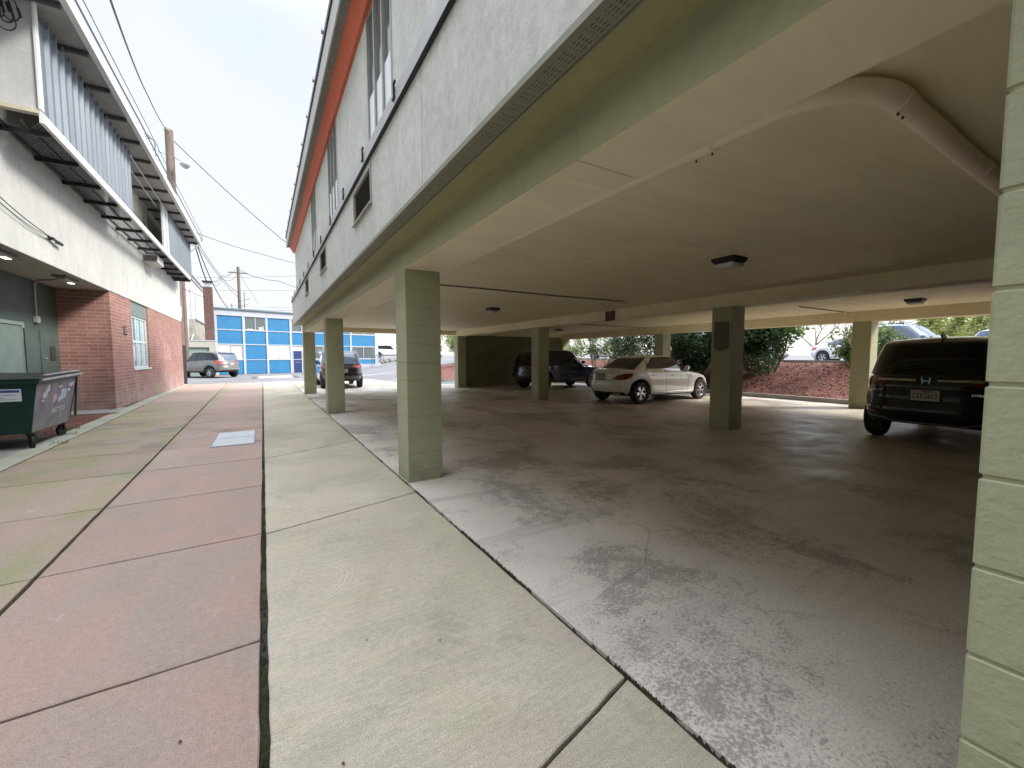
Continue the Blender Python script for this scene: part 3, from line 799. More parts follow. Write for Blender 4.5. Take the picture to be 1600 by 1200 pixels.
def ceil_light(label, x, y, w=.30):
    t = thing('ceiling_light', label, 'ceiling light', (x,y,2.75), group='square lights under the parking ceiling')
    h = MB(); a = w/2; b2 = a*.82
    h.add([(-a,-a,0),(a,-a,0),(a,a,0),(-a,a,0),(-a,-a,-.035),(a,-a,-.035),(a,a,-.035),(-a,a,-.035),(-b2,-b2,-.07),(b2,-b2,-.07),(b2,b2,-.07),(-b2,b2,-.07)],
          [(0,1,2,3),(0,1,5,4),(1,2,6,5),(2,3,7,6),(3,0,4,7),(4,5,9,8),(5,6,10,9),(6,7,11,10),(7,4,8,11),(8,9,10,11)])
    h.build('housing', BLACKM, t)
    l = MB(); a = b2*.97; c = a*.75
    l.add([(-a,-a,-.071),(a,-a,-.071),(a,a,-.071),(-a,a,-.071),(-a,-a,-.105),(a,-a,-.105),(a,a,-.105),(-a,a,-.105),(-c,-c,-.125),(c,-c,-.125),(c,c,-.125),(-c,c,-.125)],
          [(0,1,2,3),(0,1,5,4),(1,2,6,5),(2,3,7,6),(3,0,4,7),(4,5,9,8),(5,6,10,9),(6,7,11,10),(7,4,8,11),(8,9,10,11)])
    l.build('lens', LENS, t, bevel=.006); return t
ceil_light('black framed square lamp on the ceiling nearest the camera', 5.17, 3.2)
ceil_light('black framed square lamp on the ceiling beside the thick front column', 5.10, 9.45, .28)
ceil_light('black framed lamp on the ceiling above the dark hatchback at the right', 12.4, 3.35)
ceil_light('black framed lamp on the ceiling above the dark car by the end wall', 11.6, 15.2, .28)
SG = thing('beam_sign', 'small black and dark red notice hung on the pale beam face', 'sign', (8.05,8.28,2.47))
at(MB().box(8.040,8.052,8.10,8.46,2.455,2.715).build('backing', BLACKM, bevel=.002), SG)
at(MB().box(8.035,8.0395,8.11,8.45,2.462,2.708).build('border', plain('sign_red', (.10,.01,.012), .5)), SG)
def text_mesh(name, txt, size, mat, loc, xdir, updir, parent=None, depth=.001, align='CENTER', sx=1):
    cu = bpy.data.curves.new(name, 'FONT'); cu.body = txt; cu.size = size; cu.extrude = depth
    cu.align_x = align; cu.align_y = 'CENTER'
    to = bpy.data.objects.new(name+'_tmp', cu); COL.objects.link(to)
    bpy.context.view_layer.update()
    me = bpy.data.meshes.new_from_object(to.evaluated_get(bpy.context.evaluated_depsgraph_get()))
    bpy.data.objects.remove(to); bpy.data.curves.remove(cu)
    X = Vector(xdir).normalized(); Z = Vector(updir).normalized(); Nn = X.cross(Z)
    Mx = Matrix((X*sx, Z, Nn)).transposed().to_4x4(); Mx.translation = Vector(loc); me.transform(Mx)
    me.materials.clear(); me.materials.append(mat); me.name = name
    o = bpy.data.objects.new(name, me); COL.objects.link(o)
    if parent: o.parent = parent
    return o
SRED = plain('sign_text_red', (.30,.03,.04), .5, var=0); SPAL = plain('sign_text_pale', (.22,.12,.13), .5, var=0)
o = text_mesh('lettering', 'NO', .10, SPAL, (8.033,8.28,2.655), (0,-1,0), (0,0,1), depth=.0008); at(o, SG)
o = text_mesh('lettering', 'PARKING', .075, SRED, (8.033,8.28,2.54), (0,-1,0), (0,0,1), depth=.0008, sx=.9); at(o, SG)
mp_ = MB().prism([(4.96,2.20),(5.27,2.20),(5.275,1.66),(5.20,1.625),(5.12,1.60),(5.03,1.625),(4.955,1.66)], 'x', 8.060, 8.0745)
tag(mp_.build('metal_plate', plain('weathered_plate', (.13,.13,.10), .6, .2), bevel=.002), 'weathered grey metal plate screwed to the side of the middle green column', 'plate')

# ------------------------------------------------------------------ left building
LB = thing('brick_stucco_building', 'white stucco building on pink brick with a mesh balcony and blue corrugated screens', 'building', (-5,12,0))
def lb(mb, name, mat, **k): return at(mb.build(name, mat, **k), LB)
LX = -3.70
bw = MB()
bw.box(LX-.3,LX,16.2,18.42,0,3.42).box(LX-.3,LX,18.42,20.75,0,1.14).box(LX-.3,LX,20.75,28.35,0,3.42)
lb(bw, 'brick_wall', BRICK)
lb(MB().box(-4.95,LX-.303,16.2,16.5,0,3.42), 'brick_return', BRICK)
lb(MB().box(LX-9,LX-.31,28.05,28.35,0,7.3), 'end_wall', LSTUC)
lb(MB().box(-5.1,-4.78,-20,16.2,0,3.419), 'block_wall', GBLOCK)
lb(MB().box(-5.2,LX+.015,-20,16.2,3.412,3.5), 'soffit', SOFL)
lb(MB().box(LX-.3,LX+.02,-20,28.37,3.42,5.62), 'stucco_band', LSTUC)
wu = MB(); wall_with_holes(wu, LX-.25, LX, 10.4, 28.35, 5.62, 7.4, [(16.6,18.0,5.75,7.0),(20.9,21.5,5.7,7.0)]); lb(wu, 'upper_wall', m_paint('cream_upper_wall', (.56,.56,.49), (.50,.50,.44), 80, .3, .8, streak=.1))
lb(MB().box(-6.5,-3.05,10.27,10.36,5.66,7.9), 'wing_wall', LSMOOTH)
lb(MB().box(-6.5,-3.045,10.25,10.37,5.585,5.655), 'wing_trim', m_paint('stained_trim', (.50,.48,.40), (.40,.37,.28), 60, .3, .8))
lb(MB().box(-3.06,-3.03,10.24,10.375,5.656,7.9), 'corner_trim', WHITEP)
w = lb(MB().box(LX-.12,LX-.06,18.42,18.50,1.14,2.93).box(LX-.12,LX-.06,20.67,20.75,1.14,2.93).box(LX-.12,LX-.06,18.5,20.67,1.14,1.20).box(LX-.12,LX-.06,18.5,20.67,2.87,2.93)
   .box(LX-.11,LX-.065,19.25,19.31,1.2,2.87).box(LX-.11,LX-.065,19.98,20.04,1.2,2.87).box(LX-.11,LX-.065,18.5,19.25,2.03,2.09).box(LX-.11,LX-.065,19.31,19.98,2.03,2.09).box(LX-.11,LX-.065,20.04,20.67,2.03,2.09)
   .box(LX-.1,LX+.03,18.36,20.80,1.085,1.139), 'window', plain('mint_white_frame', (.60,.70,.69), .5, var=.05))
MB().box(LX-.10,LX-.09,18.5,20.67,1.2,2.87).build('pane', m_glass('blue_grey_glass', (.13,.18,.20), .06)).parent = w
w.children[-1].location = (0,0,0)
cur = MB()
for a in (18.52,19.33,20.06): 
    cur.box(LX-.0895,LX-.086,a+.16,a+.44,1.21,2.86)
cur.build('curtain', plain('pale_curtain', (.42,.52,.56), .5)).parent = w
lb(MB().box(LX-.2,LX-.03,18.42,20.75,2.932,3.42), 'window_panel', plain('grey_green_panel', (.16,.20,.185), .6))
v = lb(MB().box(LX+.001,LX+.02,17.4,17.72,2.22,2.50), 'wall_vent', plain('dark_vent', (.05,.045,.045), .6))
MB().box(LX+.02,LX+.03,17.4,17.72,2.28,2.30).box(LX+.02,LX+.03,17.4,17.72,2.35,2.37).box(LX+.02,LX+.03,17.4,17.72,2.42,2.44).build('slat', plain('vent_slat', (.4,.3,.28), .6)).parent = v
# doors on the green wall
d = lb(MB().box(-4.78,-4.735,12.85,14.02,.02,2.24), 'door', GDOOR, bevel=.004)
MB().box(-4.78,-4.715,14.03,14.12,.02,2.33).box(-4.78,-4.715,12.75,14.03,2.25,2.33).build('door_frame', plain('green_grey_frame', (.20,.25,.235), .5)).parent = d
MB().box(-4.734,-4.70,14.035,14.075,1.55,1.92).box(-4.714,-4.695,14.04,14.06,.25,2.2).build('hinge', BLACKM).parent = d
MB().tube([(-4.70,12.95,1.0),(-4.66,12.95,1.0),(-4.66,13.08,1.0)], .013, 8).build('handle', GREYM).parent = d
d = lb(MB().box(-4.78,-4.755,15.02,16.05,.02,2.22), 'flush_door', GBLOCK, bevel=.003)
MB().box(-4.754,-4.735,15.50,15.80,1.45,1.80).build('door_window', plain('dark_slot', (.03,.04,.04), .4)).parent = d
MB().box(-4.754,-4.72,15.1,15.22,1.48,1.51).build('handle', GREYM).parent = d
cd_ = thing('wall_conduit', 'bent grey conduit dropping down the green wall to a square box', 'conduit', (-4.74,14.8,2.4))
pts = [(-4.74,14.85,2.52),(-4.74,14.85,3.25),(-4.72,14.83,3.34),(-4.66,14.78,3.395),(-4.2,14.45,3.40),(-3.95,14.2,3.40)]
at(MB().tube(pts, .018, 8).build('conduit_run', GREYM, smooth=True), cd_)
at(MB().box(-4.78,-4.70,14.76,14.94,2.37,2.53).build('junction_box', plain('grey_box', (.36,.37,.37), .5), bevel=.008), cd_)
def strip_light(label, x, y):
    t = thing('strip_light', label, 'light', (x,y,3.42), group='lights under the left building overhang')
    MB().box(-.12,.12,-.42,.42,-.05,0).build('housing', plain('light_housing', (.14,.14,.13), .6), t, bevel=.01)
    MB().box(-.10,.10,-.36,.36,-.10,-.052).build('lens', plain('dull_lens', (.36,.35,.33), .4), t, bevel=.02)
    MB().box(-.03,-.005,.16,.355,-.112,-.101).box(.02,.045,.16,.355,-.112,-.101).build('tube', LITLENS, t)
strip_light('boxy light with bright tubes under the overhang at the left picture edge', -3.95, 11.05)
strip_light('boxy light with bright tubes under the overhang by the brick corner', -3.95, 14.05)
tag(MB().tube([(-3.95,11.5,3.408),(-3.95,13.6,3.408)], .008, 6).build('ceiling_cable', CONDM), 'thin cable between the two overhang lights', 'cable')

# balcony: mesh floor, brackets, edge channel
GZ = 5.43
BAL = lb(MB().box(-3.06,-3.0,10.24,26.75,GZ+.0,GZ+.16), 'balcony_edge', WHITEP)
def alongmesh():
    mb = MB(); y0, y1, x0, x1 = 10.26, 26.7, LX+.02, -3.06; st = .085
    y = y0 - (x1-x0)
    for sgn in (1,-1):
        y = y0 - 1
        while y < y1+1:
            a = Vector((x0, y if sgn > 0 else y+(x1-x0)*1.6, 0)); b2 = Vector((x1, y+(x1-x0)*1.6 if sgn > 0 else y, 0))
            if min(a.y,b2.y) > y0 and max(a.y,b2.y) < y1:
                mb.obox((a.x,a.y-.008,GZ+.02),(b2.x-a.x,b2.y-a.y,0),(0,.013,0),(0,0,.008))
            y += st
    return mb
o = lb(alongmesh(), 'balcony_mesh', MESHM)
br = MB()
for k in range(14):
    y = 10.65 + k*1.30
    if y < 26.9: lb(MB().box(LX+.02,-3.06,y,y+.06,GZ-.07,GZ+.015), 'bracket', BLACKM)
for x in (-3.60,-3.30): lb(MB().box(x,x+.03,10.3,26.7,GZ-.02,GZ+.018), 'bracket', BLACKM)
lb(MB().box(LX+.02,-3.0,26.70,26.76,GZ-.09,GZ+.05), 'bracket', BLACKM)
def screen(ya, yb, n, z0=5.60, z1=7.22):
    mb = MB(); st = (yb-ya)/n; X = -3.06
    prof = [(0,0),(.62,0),(.70,.055),(.86,.055),(.94,0),(1,0)]
    v = []; f = []
    for k in range(n):
        for (u, d) in prof[:-1]: v += [(X+d-.0, ya+st*(k+u), z0), (X+d, ya+st*(k+u), z1)]
    m = len(v)//2
    for i in range(m-1): f.append((2*i, 2*i+2, 2*i+3, 2*i+1))
    mb.add(v, f)
    for k in range(n): mb.box(X+.03,X+.058,ya+st*(k+.70),ya+st*(k+.86),z1,z1+.10)
    mb.box(X-.012,X-.004,ya,yb,z0,z1)
    return lb(mb, 'corrugated_screen', CORR)
screen(10.45,15.95,17); screen(21.6,27.35,18)
lb(MB().box(-3.09,-3.04,20.45,21.0,5.6,7.3).box(-3.07,-3.03,21.06,21.34,5.6,7.3).box(-3.09,-3.04,21.38,21.58,5.6,7.3), 'smooth_screen', plain('pale_steel_panel', (.55,.59,.62), .4, .3))
lb(MB().box(-3.1,-3.03,27.35,27.45,5.56,7.4).box(-3.7,-3.1,27.38,27.43,5.56,7.4), 'end_panel', CORR)
lb(MB().tube([(-3.05,15.95,7.28),(-3.05,20.5,7.28)], .022, 8).tube([(-3.2,15.95,7.12),(-3.2,20.5,7.12)], .018, 8), 'screen_rail', GREYM)
for (a, b_, z0, z1) in ((16.6,18.0,5.75,7.0),(20.9,21.5,5.7,7.0)):
    w = lb(MB().box(LX-.1,LX+.01,a,a+.06,z0,z1).box(LX-.1,LX+.01,b_-.06,b_,z0,z1).box(LX-.1,LX+.01,a+.06,b_-.06,z0,z0+.06).box(LX-.1,LX+.01,a+.06,b_-.06,z1-.06,z1), 'window', WHITEP)
    MB().box(LX-.06,LX-.05,a+.05,b_-.05,z0+.05,z1-.05).build('pane', GLASS).parent = w
lb(MB().box(-12,-2.66,4.0,27.45,7.40,7.50), 'roof', plain('grey_roof_deck', (.30,.30,.29), .7))
lb(MB().box(-2.66,-2.56,4.0,27.47,7.37,7.56), 'roof_edge', WHITEP)
for k in range(17):
    y = 6.2 + k*1.30
    if y < 27.2: lb(MB().box(LX,-2.68,y,y+.07,7.32,7.398), 'rafter', plain('rafter_grey', (.05,.05,.05), .6) if k == 0 else bpy.data.materials['rafter_grey'])
lb(MB().box(-12,LX-.31,-20,28.04,3.51,7.39), 'building_core', LSTUC)
AC = thing('air_conditioner', 'boxy grey air conditioner poking through the wall under the mesh balcony', 'air conditioner', (-3.45,20.9,5.1))
at(MB().box(LX+.02,-3.24,20.35,21.45,5.06,5.34).build('casing', plain('ac_casing', (.42,.42,.41), .5, var=.15), bevel=.012), AC)
gl = MB()
for k in range(22): gl.box(LX+.06+k*.018,LX+.066+k*.018,20.341,20.349,5.09,5.31)
at(gl.build('grille', BLACKM), AC)

# wires and brackets on the left wall
WGREY = plain('wire_grey', (.10,.10,.11), .6, var=0)
def wire(label, pts, r=.012, sag=0, n=14, cat='wire', group=None, name='overhead_wire', mat=BLACKM):
    P = [Vector(p) for p in pts]; out = []
    for i in range(len(P)-1):
        for k in range(n + (1 if i == len(P)-2 else 0)):
            s = k/n; p = P[i].lerp(P[i+1], s); p.z -= sag*4*s*(1-s); out.append(p)
    return tag(MB().tube(out, r, 6).build(name, mat), label, cat, group)

bk = thing('wall_bracket', 'dark metal cable bracket fixed to the white stucco wall', 'bracket', (-3.66,12.4,3.95))
at(MB().box(-3.68,-3.60,12.30,12.40,3.93,3.98).bar((-3.64,12.2,3.96),(-3.60,12.75,3.93),.035).bar((-3.62,12.45,3.9),(-3.6,12.75,3.9),.02).build('arm', BLACKM), bk)
wire('twin service cables sagging to the bracket on the left stucco wall', [(-3.64,8.8,4.55),(-3.62,12.3,3.96)], .009, .12, name='service_cable')
wire('thinner service cable under the twin cable on the left stucco wall', [(-3.64,8.8,4.48),(-3.62,12.3,3.95)], .006, .17, name='service_cable')
cl = thing('cable_loops', 'black cable drip loops hanging on the wall at the top left corner', 'cable', (-3.3,10.1,7.3))
for (cx, zt, rr, off) in ((-3.33,6.98,.07,.0),(-3.26,7.02,.09,.05),(-3.31,6.86,.11,.09),(-3.38,6.95,.06,.12)):
    y = 10.2-off
    pts = [(cx-rr-.05, y, 7.38),(cx-rr, y, zt+.15)] + [(cx - rr*cos(a), y, zt - rr*1.25*sin(a)) for a in lin(0, pi, 10)] + [(cx+rr*.8, y, zt+.12),(cx+.0,y,7.38)]
    at(MB().tube(pts, .0095, 6).build('loop', BLACKM, smooth=True), cl)
for (cx, z) in ((-3.36,7.08),(-3.30,7.10),(-3.18,7.06)): at(MB().tube([(cx,10.13,z+.06),(cx+.03,10.13,z-.07)], .019, 8).build('splice', BLACKM, smooth=True), cl)

# ------------------------------------------------------------------ dumpster
DP = thing('dumpster', 'dark green wheeled dumpster with a faded purple poster on its alley side', 'dumpster', (-4.2,10.6,0))
def dumpster():
    X0, X1, XT = -4.75, -3.28, -3.20; Y0, Y1 = 9.86, 11.50; Z0, Z1 = .26, 1.13
    b = MB()
    v = [(X0,Y0,Z0),(X1-.03,Y0,Z0),(X1-.03,Y1-.06,Z0),(X0,Y1-.06,Z0),(X0-.05,Y0-.02,Z1-.05),(XT,Y0-.02,Z1-.05),(XT,Y1+.10,Z1),(X0-.05,Y1+.10,Z1)]
    b.add(v, [(3,2,1,0),(0,1,5,4),(1,2,6,5),(2,3,7,6),(3,0,4,7)])
    b.obox((X0-.07,Y0-.05,Z1-.05),(XT-X0+.11,0,0),(0,.06,0),(0,0,.06)).bar((XT,Y0-.05,Z1-.02),(XT,Y1+.14,Z1+.03),.05)
    for y in (Y1-.0,): b.obox((XT-.06,y,Z0+.1),(.03,0,0),(0,.035,0),(.05,.04,.85))
    at(b.build('bin_body', plain('dark_green_steel', (.007,.034,.027), .45, .1, var=.25)), DP)
    lid = MB()
    lid.add([(X0-.05,Y0-.06,Z1+.015),(XT+.05,Y0-.06,Z1+.02),(XT+.05,Y1+.16,Z1+.07),(X0-.05,Y1+.16,Z1+.07),(X0-.05,Y0-.06,Z1+.03),(XT+.03,Y0-.06,Z1+.03),(XT+.03,Y1+.16,Z1+.085),(X0-.05,Y1+.16,Z1+.10)],
            [(3,2,1,0),(4,5,6,7),(0,1,5,4),(1,2,6,5),(2,3,7,6),(3,0,4,7)])
    at(lid.build('lid', plain('black_plastic', (.018,.02,.022), .5), bevel=.01), DP)
    ed = MB().bar((XT+.065,Y0-.0,Z1+.012),(XT+.065,Y1+.15,Z1+.062),.02,.03).bar((XT+.01,Y0+.25,Z1+.085),(XT+.01,Y1+.15,Z1+.125),.035,.02)
    at(ed.build('lid_edge', plain('pale_lid_edge', (.42,.43,.41), .5)), DP)
    # alley side poster on the sloping face
    def F(s, t, d=.004):    # s along y 0..1, t height 0..1 on the +x face
        a = Vector((X1-.03,Y0,Z0)).lerp(Vector((X1-.03,Y1-.06,Z0)), s); c = Vector((XT,Y0-.02,Z1-.05)).lerp(Vector((XT,Y1+.10,Z1)), s)
        p = a.lerp(c, t); return p + Vector((d,0,-.02*d))
    def patch(name, pts, mat, d):
        mb = MB(); n = len(pts); mb.add([F(s,t_,d) for s,t_ in pts] + [F(s,t_,d-.003) for s,t_ in pts], [tuple(range(n)), tuple(range(2*n-1,n-1,-1))] + [(i,i+n,(i+1)%n+n,(i+1)%n) for i in range(n)])
        return at(mb.build(name, mat), DP)
    pm = NT('faded_purple_poster', .55)
    c = pm.mix(pm.rng(pm.noise(5,5,.6,vec=pm.map((1,1,.5))), .38,.62), (.15,.12,.24), (.27,.25,.31))
    c = pm.mix(pm.rng(pm.z, .75, .25, 0, .75), c, (.24,.235,.20)); c = pm.mix(pm.rng(pm.noise(9,6,.7,vec=pm.map((1,1.5,.4))), .5,.66,0,.7), c, (.34,.33,.31)); pm.color(c)
    p = patch('poster', [(.0,.02),(.95,.02),(.95,.97),(.0,.97)], pm.m, .006)
    pale = plain('poster_white', (.60,.60,.66), .6, var=.25, scale=14); pink = plain('poster_pink', (.60,.42,.46), .6, var=.2); pb_ = plain('poster_blue', (.45,.60,.72), .6); pg = plain('poster_grey', (.20,.20,.25), .6)
    for nm, pts, m in (('poster_figure', [(.16,.66),(.24,.68),(.26,.78),(.30,.80),(.30,.93),(.24,.93),(.22,.84),(.15,.76)], pale),
        ('poster_figure', [(.40,.50),(.50,.58),(.50,.70),(.40,.70)], pink), ('poster_figure', [(.54,.52),(.74,.60),(.74,.78),(.60,.78),(.60,.66),(.54,.62)], pb_),
        ('poster_figure', [(.80,.80),(.90,.82),(.92,.90),(.76,.88)], pale), ('poster_figure', [(.78,.70),(.83,.71),(.83,.77),(.78,.77)], pale),
        ('poster_figure', [(.54,.82),(.60,.83),(.60,.88),(.50,.86)], pale), ('poster_figure', [(.14,.60),(.19,.60),(.19,.63),(.14,.63)], pale),
        ('poster_curve', [(.34,.18),(.50,.30),(.72,.36),(.72,.30),(.52,.22),(.40,.08),(.34,.08)], pg), ('poster_curve', [(.06,.38),(.28,.50),(.28,.46),(.06,.34)], pg)):
        patch(nm, pts, m, .008)
    a, b2 = F(.55,.335,.010), F(.56,.335,.010); xd = (F(1,.4)-F(0,.335)); up = (F(.5,.5)-F(.5,.3))
    o = text_mesh('lettering', 'RECYCLE', .125, plain('letter_white', (.62,.62,.64), .6, var=0), F(.58,.36,.011), xd, up, sx=1.05); at(o, DP)
    # white label on the near face
    at(MB().obox((X1-.46,Y0-.014,.80),(.36,0,0),(0,.004,0),(0,-.006,.20)).build('sticker', plain('white_sticker', (.66,.70,.74), .5, var=0)), DP)
    bl = plain('sticker_blue', (.03,.07,.25), .5, var=0)
    s = MB().obox((X1-.44,Y0-.0195,.945),(.32,0,0),(0,.002,0),(0,-.001,.04)); s.obox((X1-.40,Y0-.0185,.90),(.24,0,0),(0,.002,0),(0,0,.008)); s.obox((X1-.42,Y0-.0175,.86),(.12,0,0),(0,.002,0),(0,0,.008)); s.obox((X1-.42,Y0-.0165,.83),(.26,0,0),(0,.002,0),(0,0,.006))
    at(s.build('sticker_print', bl), DP)
    ch = MB()
    for k in range(40):
        u = k/39; ch.lathe([(.010,-.004),(.014,0),(.010,.004)], (X0+.55+.5*u, Y0-.07-.01*sin(k), Z1+.03-.09*sin(pi*u)), 'y' if k%2 else 'z', 6)
    at(ch.build('chain', GREYM), DP)
    for (x, y, a) in ((X1-.07,Y0+.12,.5),(X1-.10,Y1-.20,-.3),(X0+.15,Y0+.12,.2),(X0+.15,Y1-.2,0)):
        c1 = MB(); c1.box(x-.05,x+.05,y-.06,y+.06,.225,.26)
        for s_ in (-1,1): c1.bar((x+s_*.035*cos(a),y+s_*.035*sin(a),.235),(x+s_*.035*cos(a)+.02*sin(a),y+s_*.035*sin(a)-.02,.11),.03,.008)
        cc = at(c1.build('caster', BLACKM), DP)
        w = MB().lathe([(.0,-.026),(.095,-.026),(.108,-.014),(.108,.014),(.095,.026),(0,.026)], (0,0,0), 'y', 20).build('caster_wheel', RUBBER, smooth=True)
        w.parent = cc; w.location = (x+.02*sin(a), y-.02, .108); w.rotation_euler = (0,0,a+pi/2)
dumpster()

AE = thing('alley_light_blocker', 'unseen dark brick block added behind the viewer to cut light in the alley', 'building', (-1,-16,0))
at(MB().box(-3.66,1.42,-16,-6.5,0,12).build('wall', CHIM), AE)  # unseen mass added to cut the light from the alley's south end
# ------------------------------------------------------------------ background buildings
def yb(mb, name, mat, root, **k): return at(mb.build(name, mat, **k), root)
WBd = thing('white_rendered_building', 'tall white rendered building with narrow windows behind the low beige garage', 'building', (-10,55,0))
WX = -6.2
hol = [(47.2,47.9,5.6,8.6),(50.3,51.0,5.6,8.6),(53.8,54.6,5.4,8.5),(57.6,58.4,5.2,8.2)]
m_ = MB(); wall_with_holes(m_, WX-.3, WX, 43.3, 67, 0, 10.2, hol); yb(m_, 'wall', LSTUC, WBd)
yb(MB().box(-18,WX-.31,43.3,67,0,10.1), 'building_core', LSTUC, WBd)
yb(MB().box(-18.1,WX+.15,43.2,67.1,10.2,10.42).box(WX,WX+.1,43.3,67,9.75,9.95), 'roof', plain('grey_coping', (.36,.38,.38), .6), WBd)
for h in hol: yb(MB().box(WX-.2,WX-.19,h[0],h[1],h[2],h[3]), 'window', GLASS, WBd)
yb(MB().box(WX+.01,WX+.5,52.5,66,2.9,5.4), 'stained_bay', m_paint('stained_render', (.44,.42,.37), (.28,.26,.22), 30, .3, .8, streak=.3), WBd)
yb(MB().box(WX+.5,WX+.6,52.5,66,5.3,5.45), 'bay_coping', plain('bay_coping', (.25,.25,.24), .7), WBd)
yb(MB().tube([(WX+.1,48.6,10.1),(WX+.12,48.6,3.4),(WX+.15,49.6,3.1),(WX+.2,51.5,3.1),(WX+.3,52.3,3.8)], .07, 8), 'downpipe', GREYM, WBd)
CH = thing('brick_chimney', 'dark red brick chimney with a metal cap beside the blue panelled building', 'chimney', (-3.75,43.5,0))
yb(MB().box(-4.07,-3.45,43.12,43.75,0,7.4), 'stack', CHIM, CH)
yb(MB().box(-4.0,-3.52,43.2,43.7,7.4,7.72), 'flue_collar', BWHITE, CH)
yb(MB().box(-4.12,-3.40,43.08,43.8,7.82,7.90).box(-4.02,-3.98,43.2,43.24,7.72,7.82).box(-3.54,-3.5,43.2,43.24,7.72,7.82), 'cap', BLACKM, CH)
tag(MB().lathe([(0,0),(.5,0),(.5,.9),(.46,1.0),(0,1.0)], (-6.9,58,10.42), 'z', 20).build('roof_vent', GREYM, smooth=True), 'round metal roof vent on the tall white building', 'vent')
BG = thing('beige_garage', 'low beige garage with a grey green door between the white and blue buildings', 'garage', (-5,42.5,0))
yb(MB().box(-9,-5.15,42.2,43.05,0,2.85).box(-5.15,-3.75,42.2,43.05,2.35,2.85).box(-3.75,-3.30,42.2,43.05,0,2.85), 'wall', BEIGE, BG)
yb(MB().box(-9,-3.28,42.17,43.07,2.85,2.93), 'roof', BWHITE, BG)
yb(MB().box(-5.15,-3.75,42.35,42.4,0,2.35), 'garage_door', plain('grey_green_door', (.24,.31,.28), .5), BG)

# blue panelled building: local x along facade, y behind
BB = thing('blue_panelled_building', 'two storey building with bright blue panels in a white grid', 'building', (-3.8,44,0), rad(18))
BF = {}
def bb(mb, name, mat, **k): return mb.build(name, mat, BB, **k)
bb(MB().box(.0,3.4,.16,.9,-.3,5.74).box(3.4,16,.16,9,-.3,5.74), 'building_core', BWHITE)
cells = [(.52,2.45),(2.62,4.36),(4.52,6.45),(6.64,8.55),(8.72,10.62),(10.78,12.62),(12.80,15.6)]
rows = [(.02,1.26),(1.32,2.64),(2.72,3.92),(4.0,5.2)]
fr = MB()
xs_ = [0] + [c for cc in cells for c in cc] + [16.0]
for i in range(0, len(xs_), 2): fr.box(xs_[i], xs_[i+1], 0, .16, -.3, 5.2)
fr.box(0,16,-.02,.16,5.2,5.74)
for a, b_ in cells:
    for z0, z1 in ((1.26,1.32),(2.64,2.72),(3.92,4.0)): fr.box(a,b_,.02,.16,z0,z1)
bb(fr, 'white_frame', BWHITE)
bb(MB().box(-.15,3.3,-.18,1.0,5.745,5.86).box(3.3,16.2,-.18,9.1,5.745,5.86), 'roof', plain('slate_blue_roof', (.13,.19,.23), .6))
bb(MB().box(4.42,4.46,-.025,-.019,5.2,5.74).box(.34,.38,-.005,.001,0,5.2), 'frame_joint', plain('joint_grey', (.35,.37,.4), .6))
kinds = {(0,3):'b',(1,3):'w',(2,3):'b',(3,3):'w',(4,3):'b',(5,3):'b',(6,3):'w'}
for i, (a, b_) in enumerate(cells):
    for j, (z0, z1) in enumerate(rows):
        k = kinds.get((i,j), 'b')
        if j == 1: k = 'p' if i in (0,2) else ('w' if i in (4,6) else ('d' if i == 3 else 'b'))
        if j == 0 and i == 3: continue
        if k == 'b': bb(MB().box(a,b_,.07,.12,z0,z1), 'blue_panel', BLUE)
        elif k in 'wp':
            mid = (a+b_)/2
            f = bb(MB().box(mid-.03,mid+.03,.03,.1,z0,z1).box(a,b_,.04,.1,z0,z0+.05).box(a,b_,.04,.1,z1-.05,z1).box(a,a+.05,.04,.1,z0+.05,z1-.05).box(b_-.05,b_,.04,.1,z0+.05,z1-.05), 'window', BWHITE)
            MB().box(a+.05,b_-.05,.09,.10,z0+.05,z1-.05).build('pane', GLASS if k == 'w' else PALEG, f)
            if k == 'p' and i == 0: MB().box(mid+.03,b_-.05,.085,.089,z0+.05,z1-.05).build('blind', plain('grey_blind', (.42,.44,.44), .5), f)
            if i == 1: MB().box(mid+.3,mid+.55,.075,.088,z0+.05,z0+.30).box(mid+.6,mid+.7,.075,.088,z0+.05,z0+.4).box(a+.2,a+.7,.075,.088,z0+.05,z0+.12).build('sill_items', plain('beige_items', (.5,.45,.38), .7), f)
bb(MB().box(6.64,8.55,.10,.12,0,2.64), 'door_surround', plain('cream_recess', (.55,.53,.48), .7))
for a in (6.74, 7.75):
    d = bb(MB().box(a,a+.78,.05,.10,0,2.13), 'door', NAVY)
    MB().box(a+.2,a+.58,.04,.05,1.0,1.04).build('letter_slot', GREYM, d)
    MB().box(a-.06,a,.03,.1,0,2.2).box(a+.78,a+.84,.03,.1,0,2.2).build('door_frame', BWHITE, d)
bb(MB().box(12.7,16.0,-.5,0,-.3,.75), 'plinth', BWHITE)
SR = thing('stair_railing', 'thin black railing at the right end of the blue panelled building', 'railing', (10.7,47.2,0))
rl_ = MB(); p0 = Vector((10.2,46.9,.45)); p1 = Vector((11.6,47.4,1.0))
for k in range(9): 
    p = p0.lerp(p1, k/8); rl_.bar(p, p+Vector((0,0,1.0)), .03)
rl_.bar(p0+Vector((0,0,1)), p1+Vector((0,0,1)), .04)
yb(rl_, 'railing_bars', BLACKM, SR)

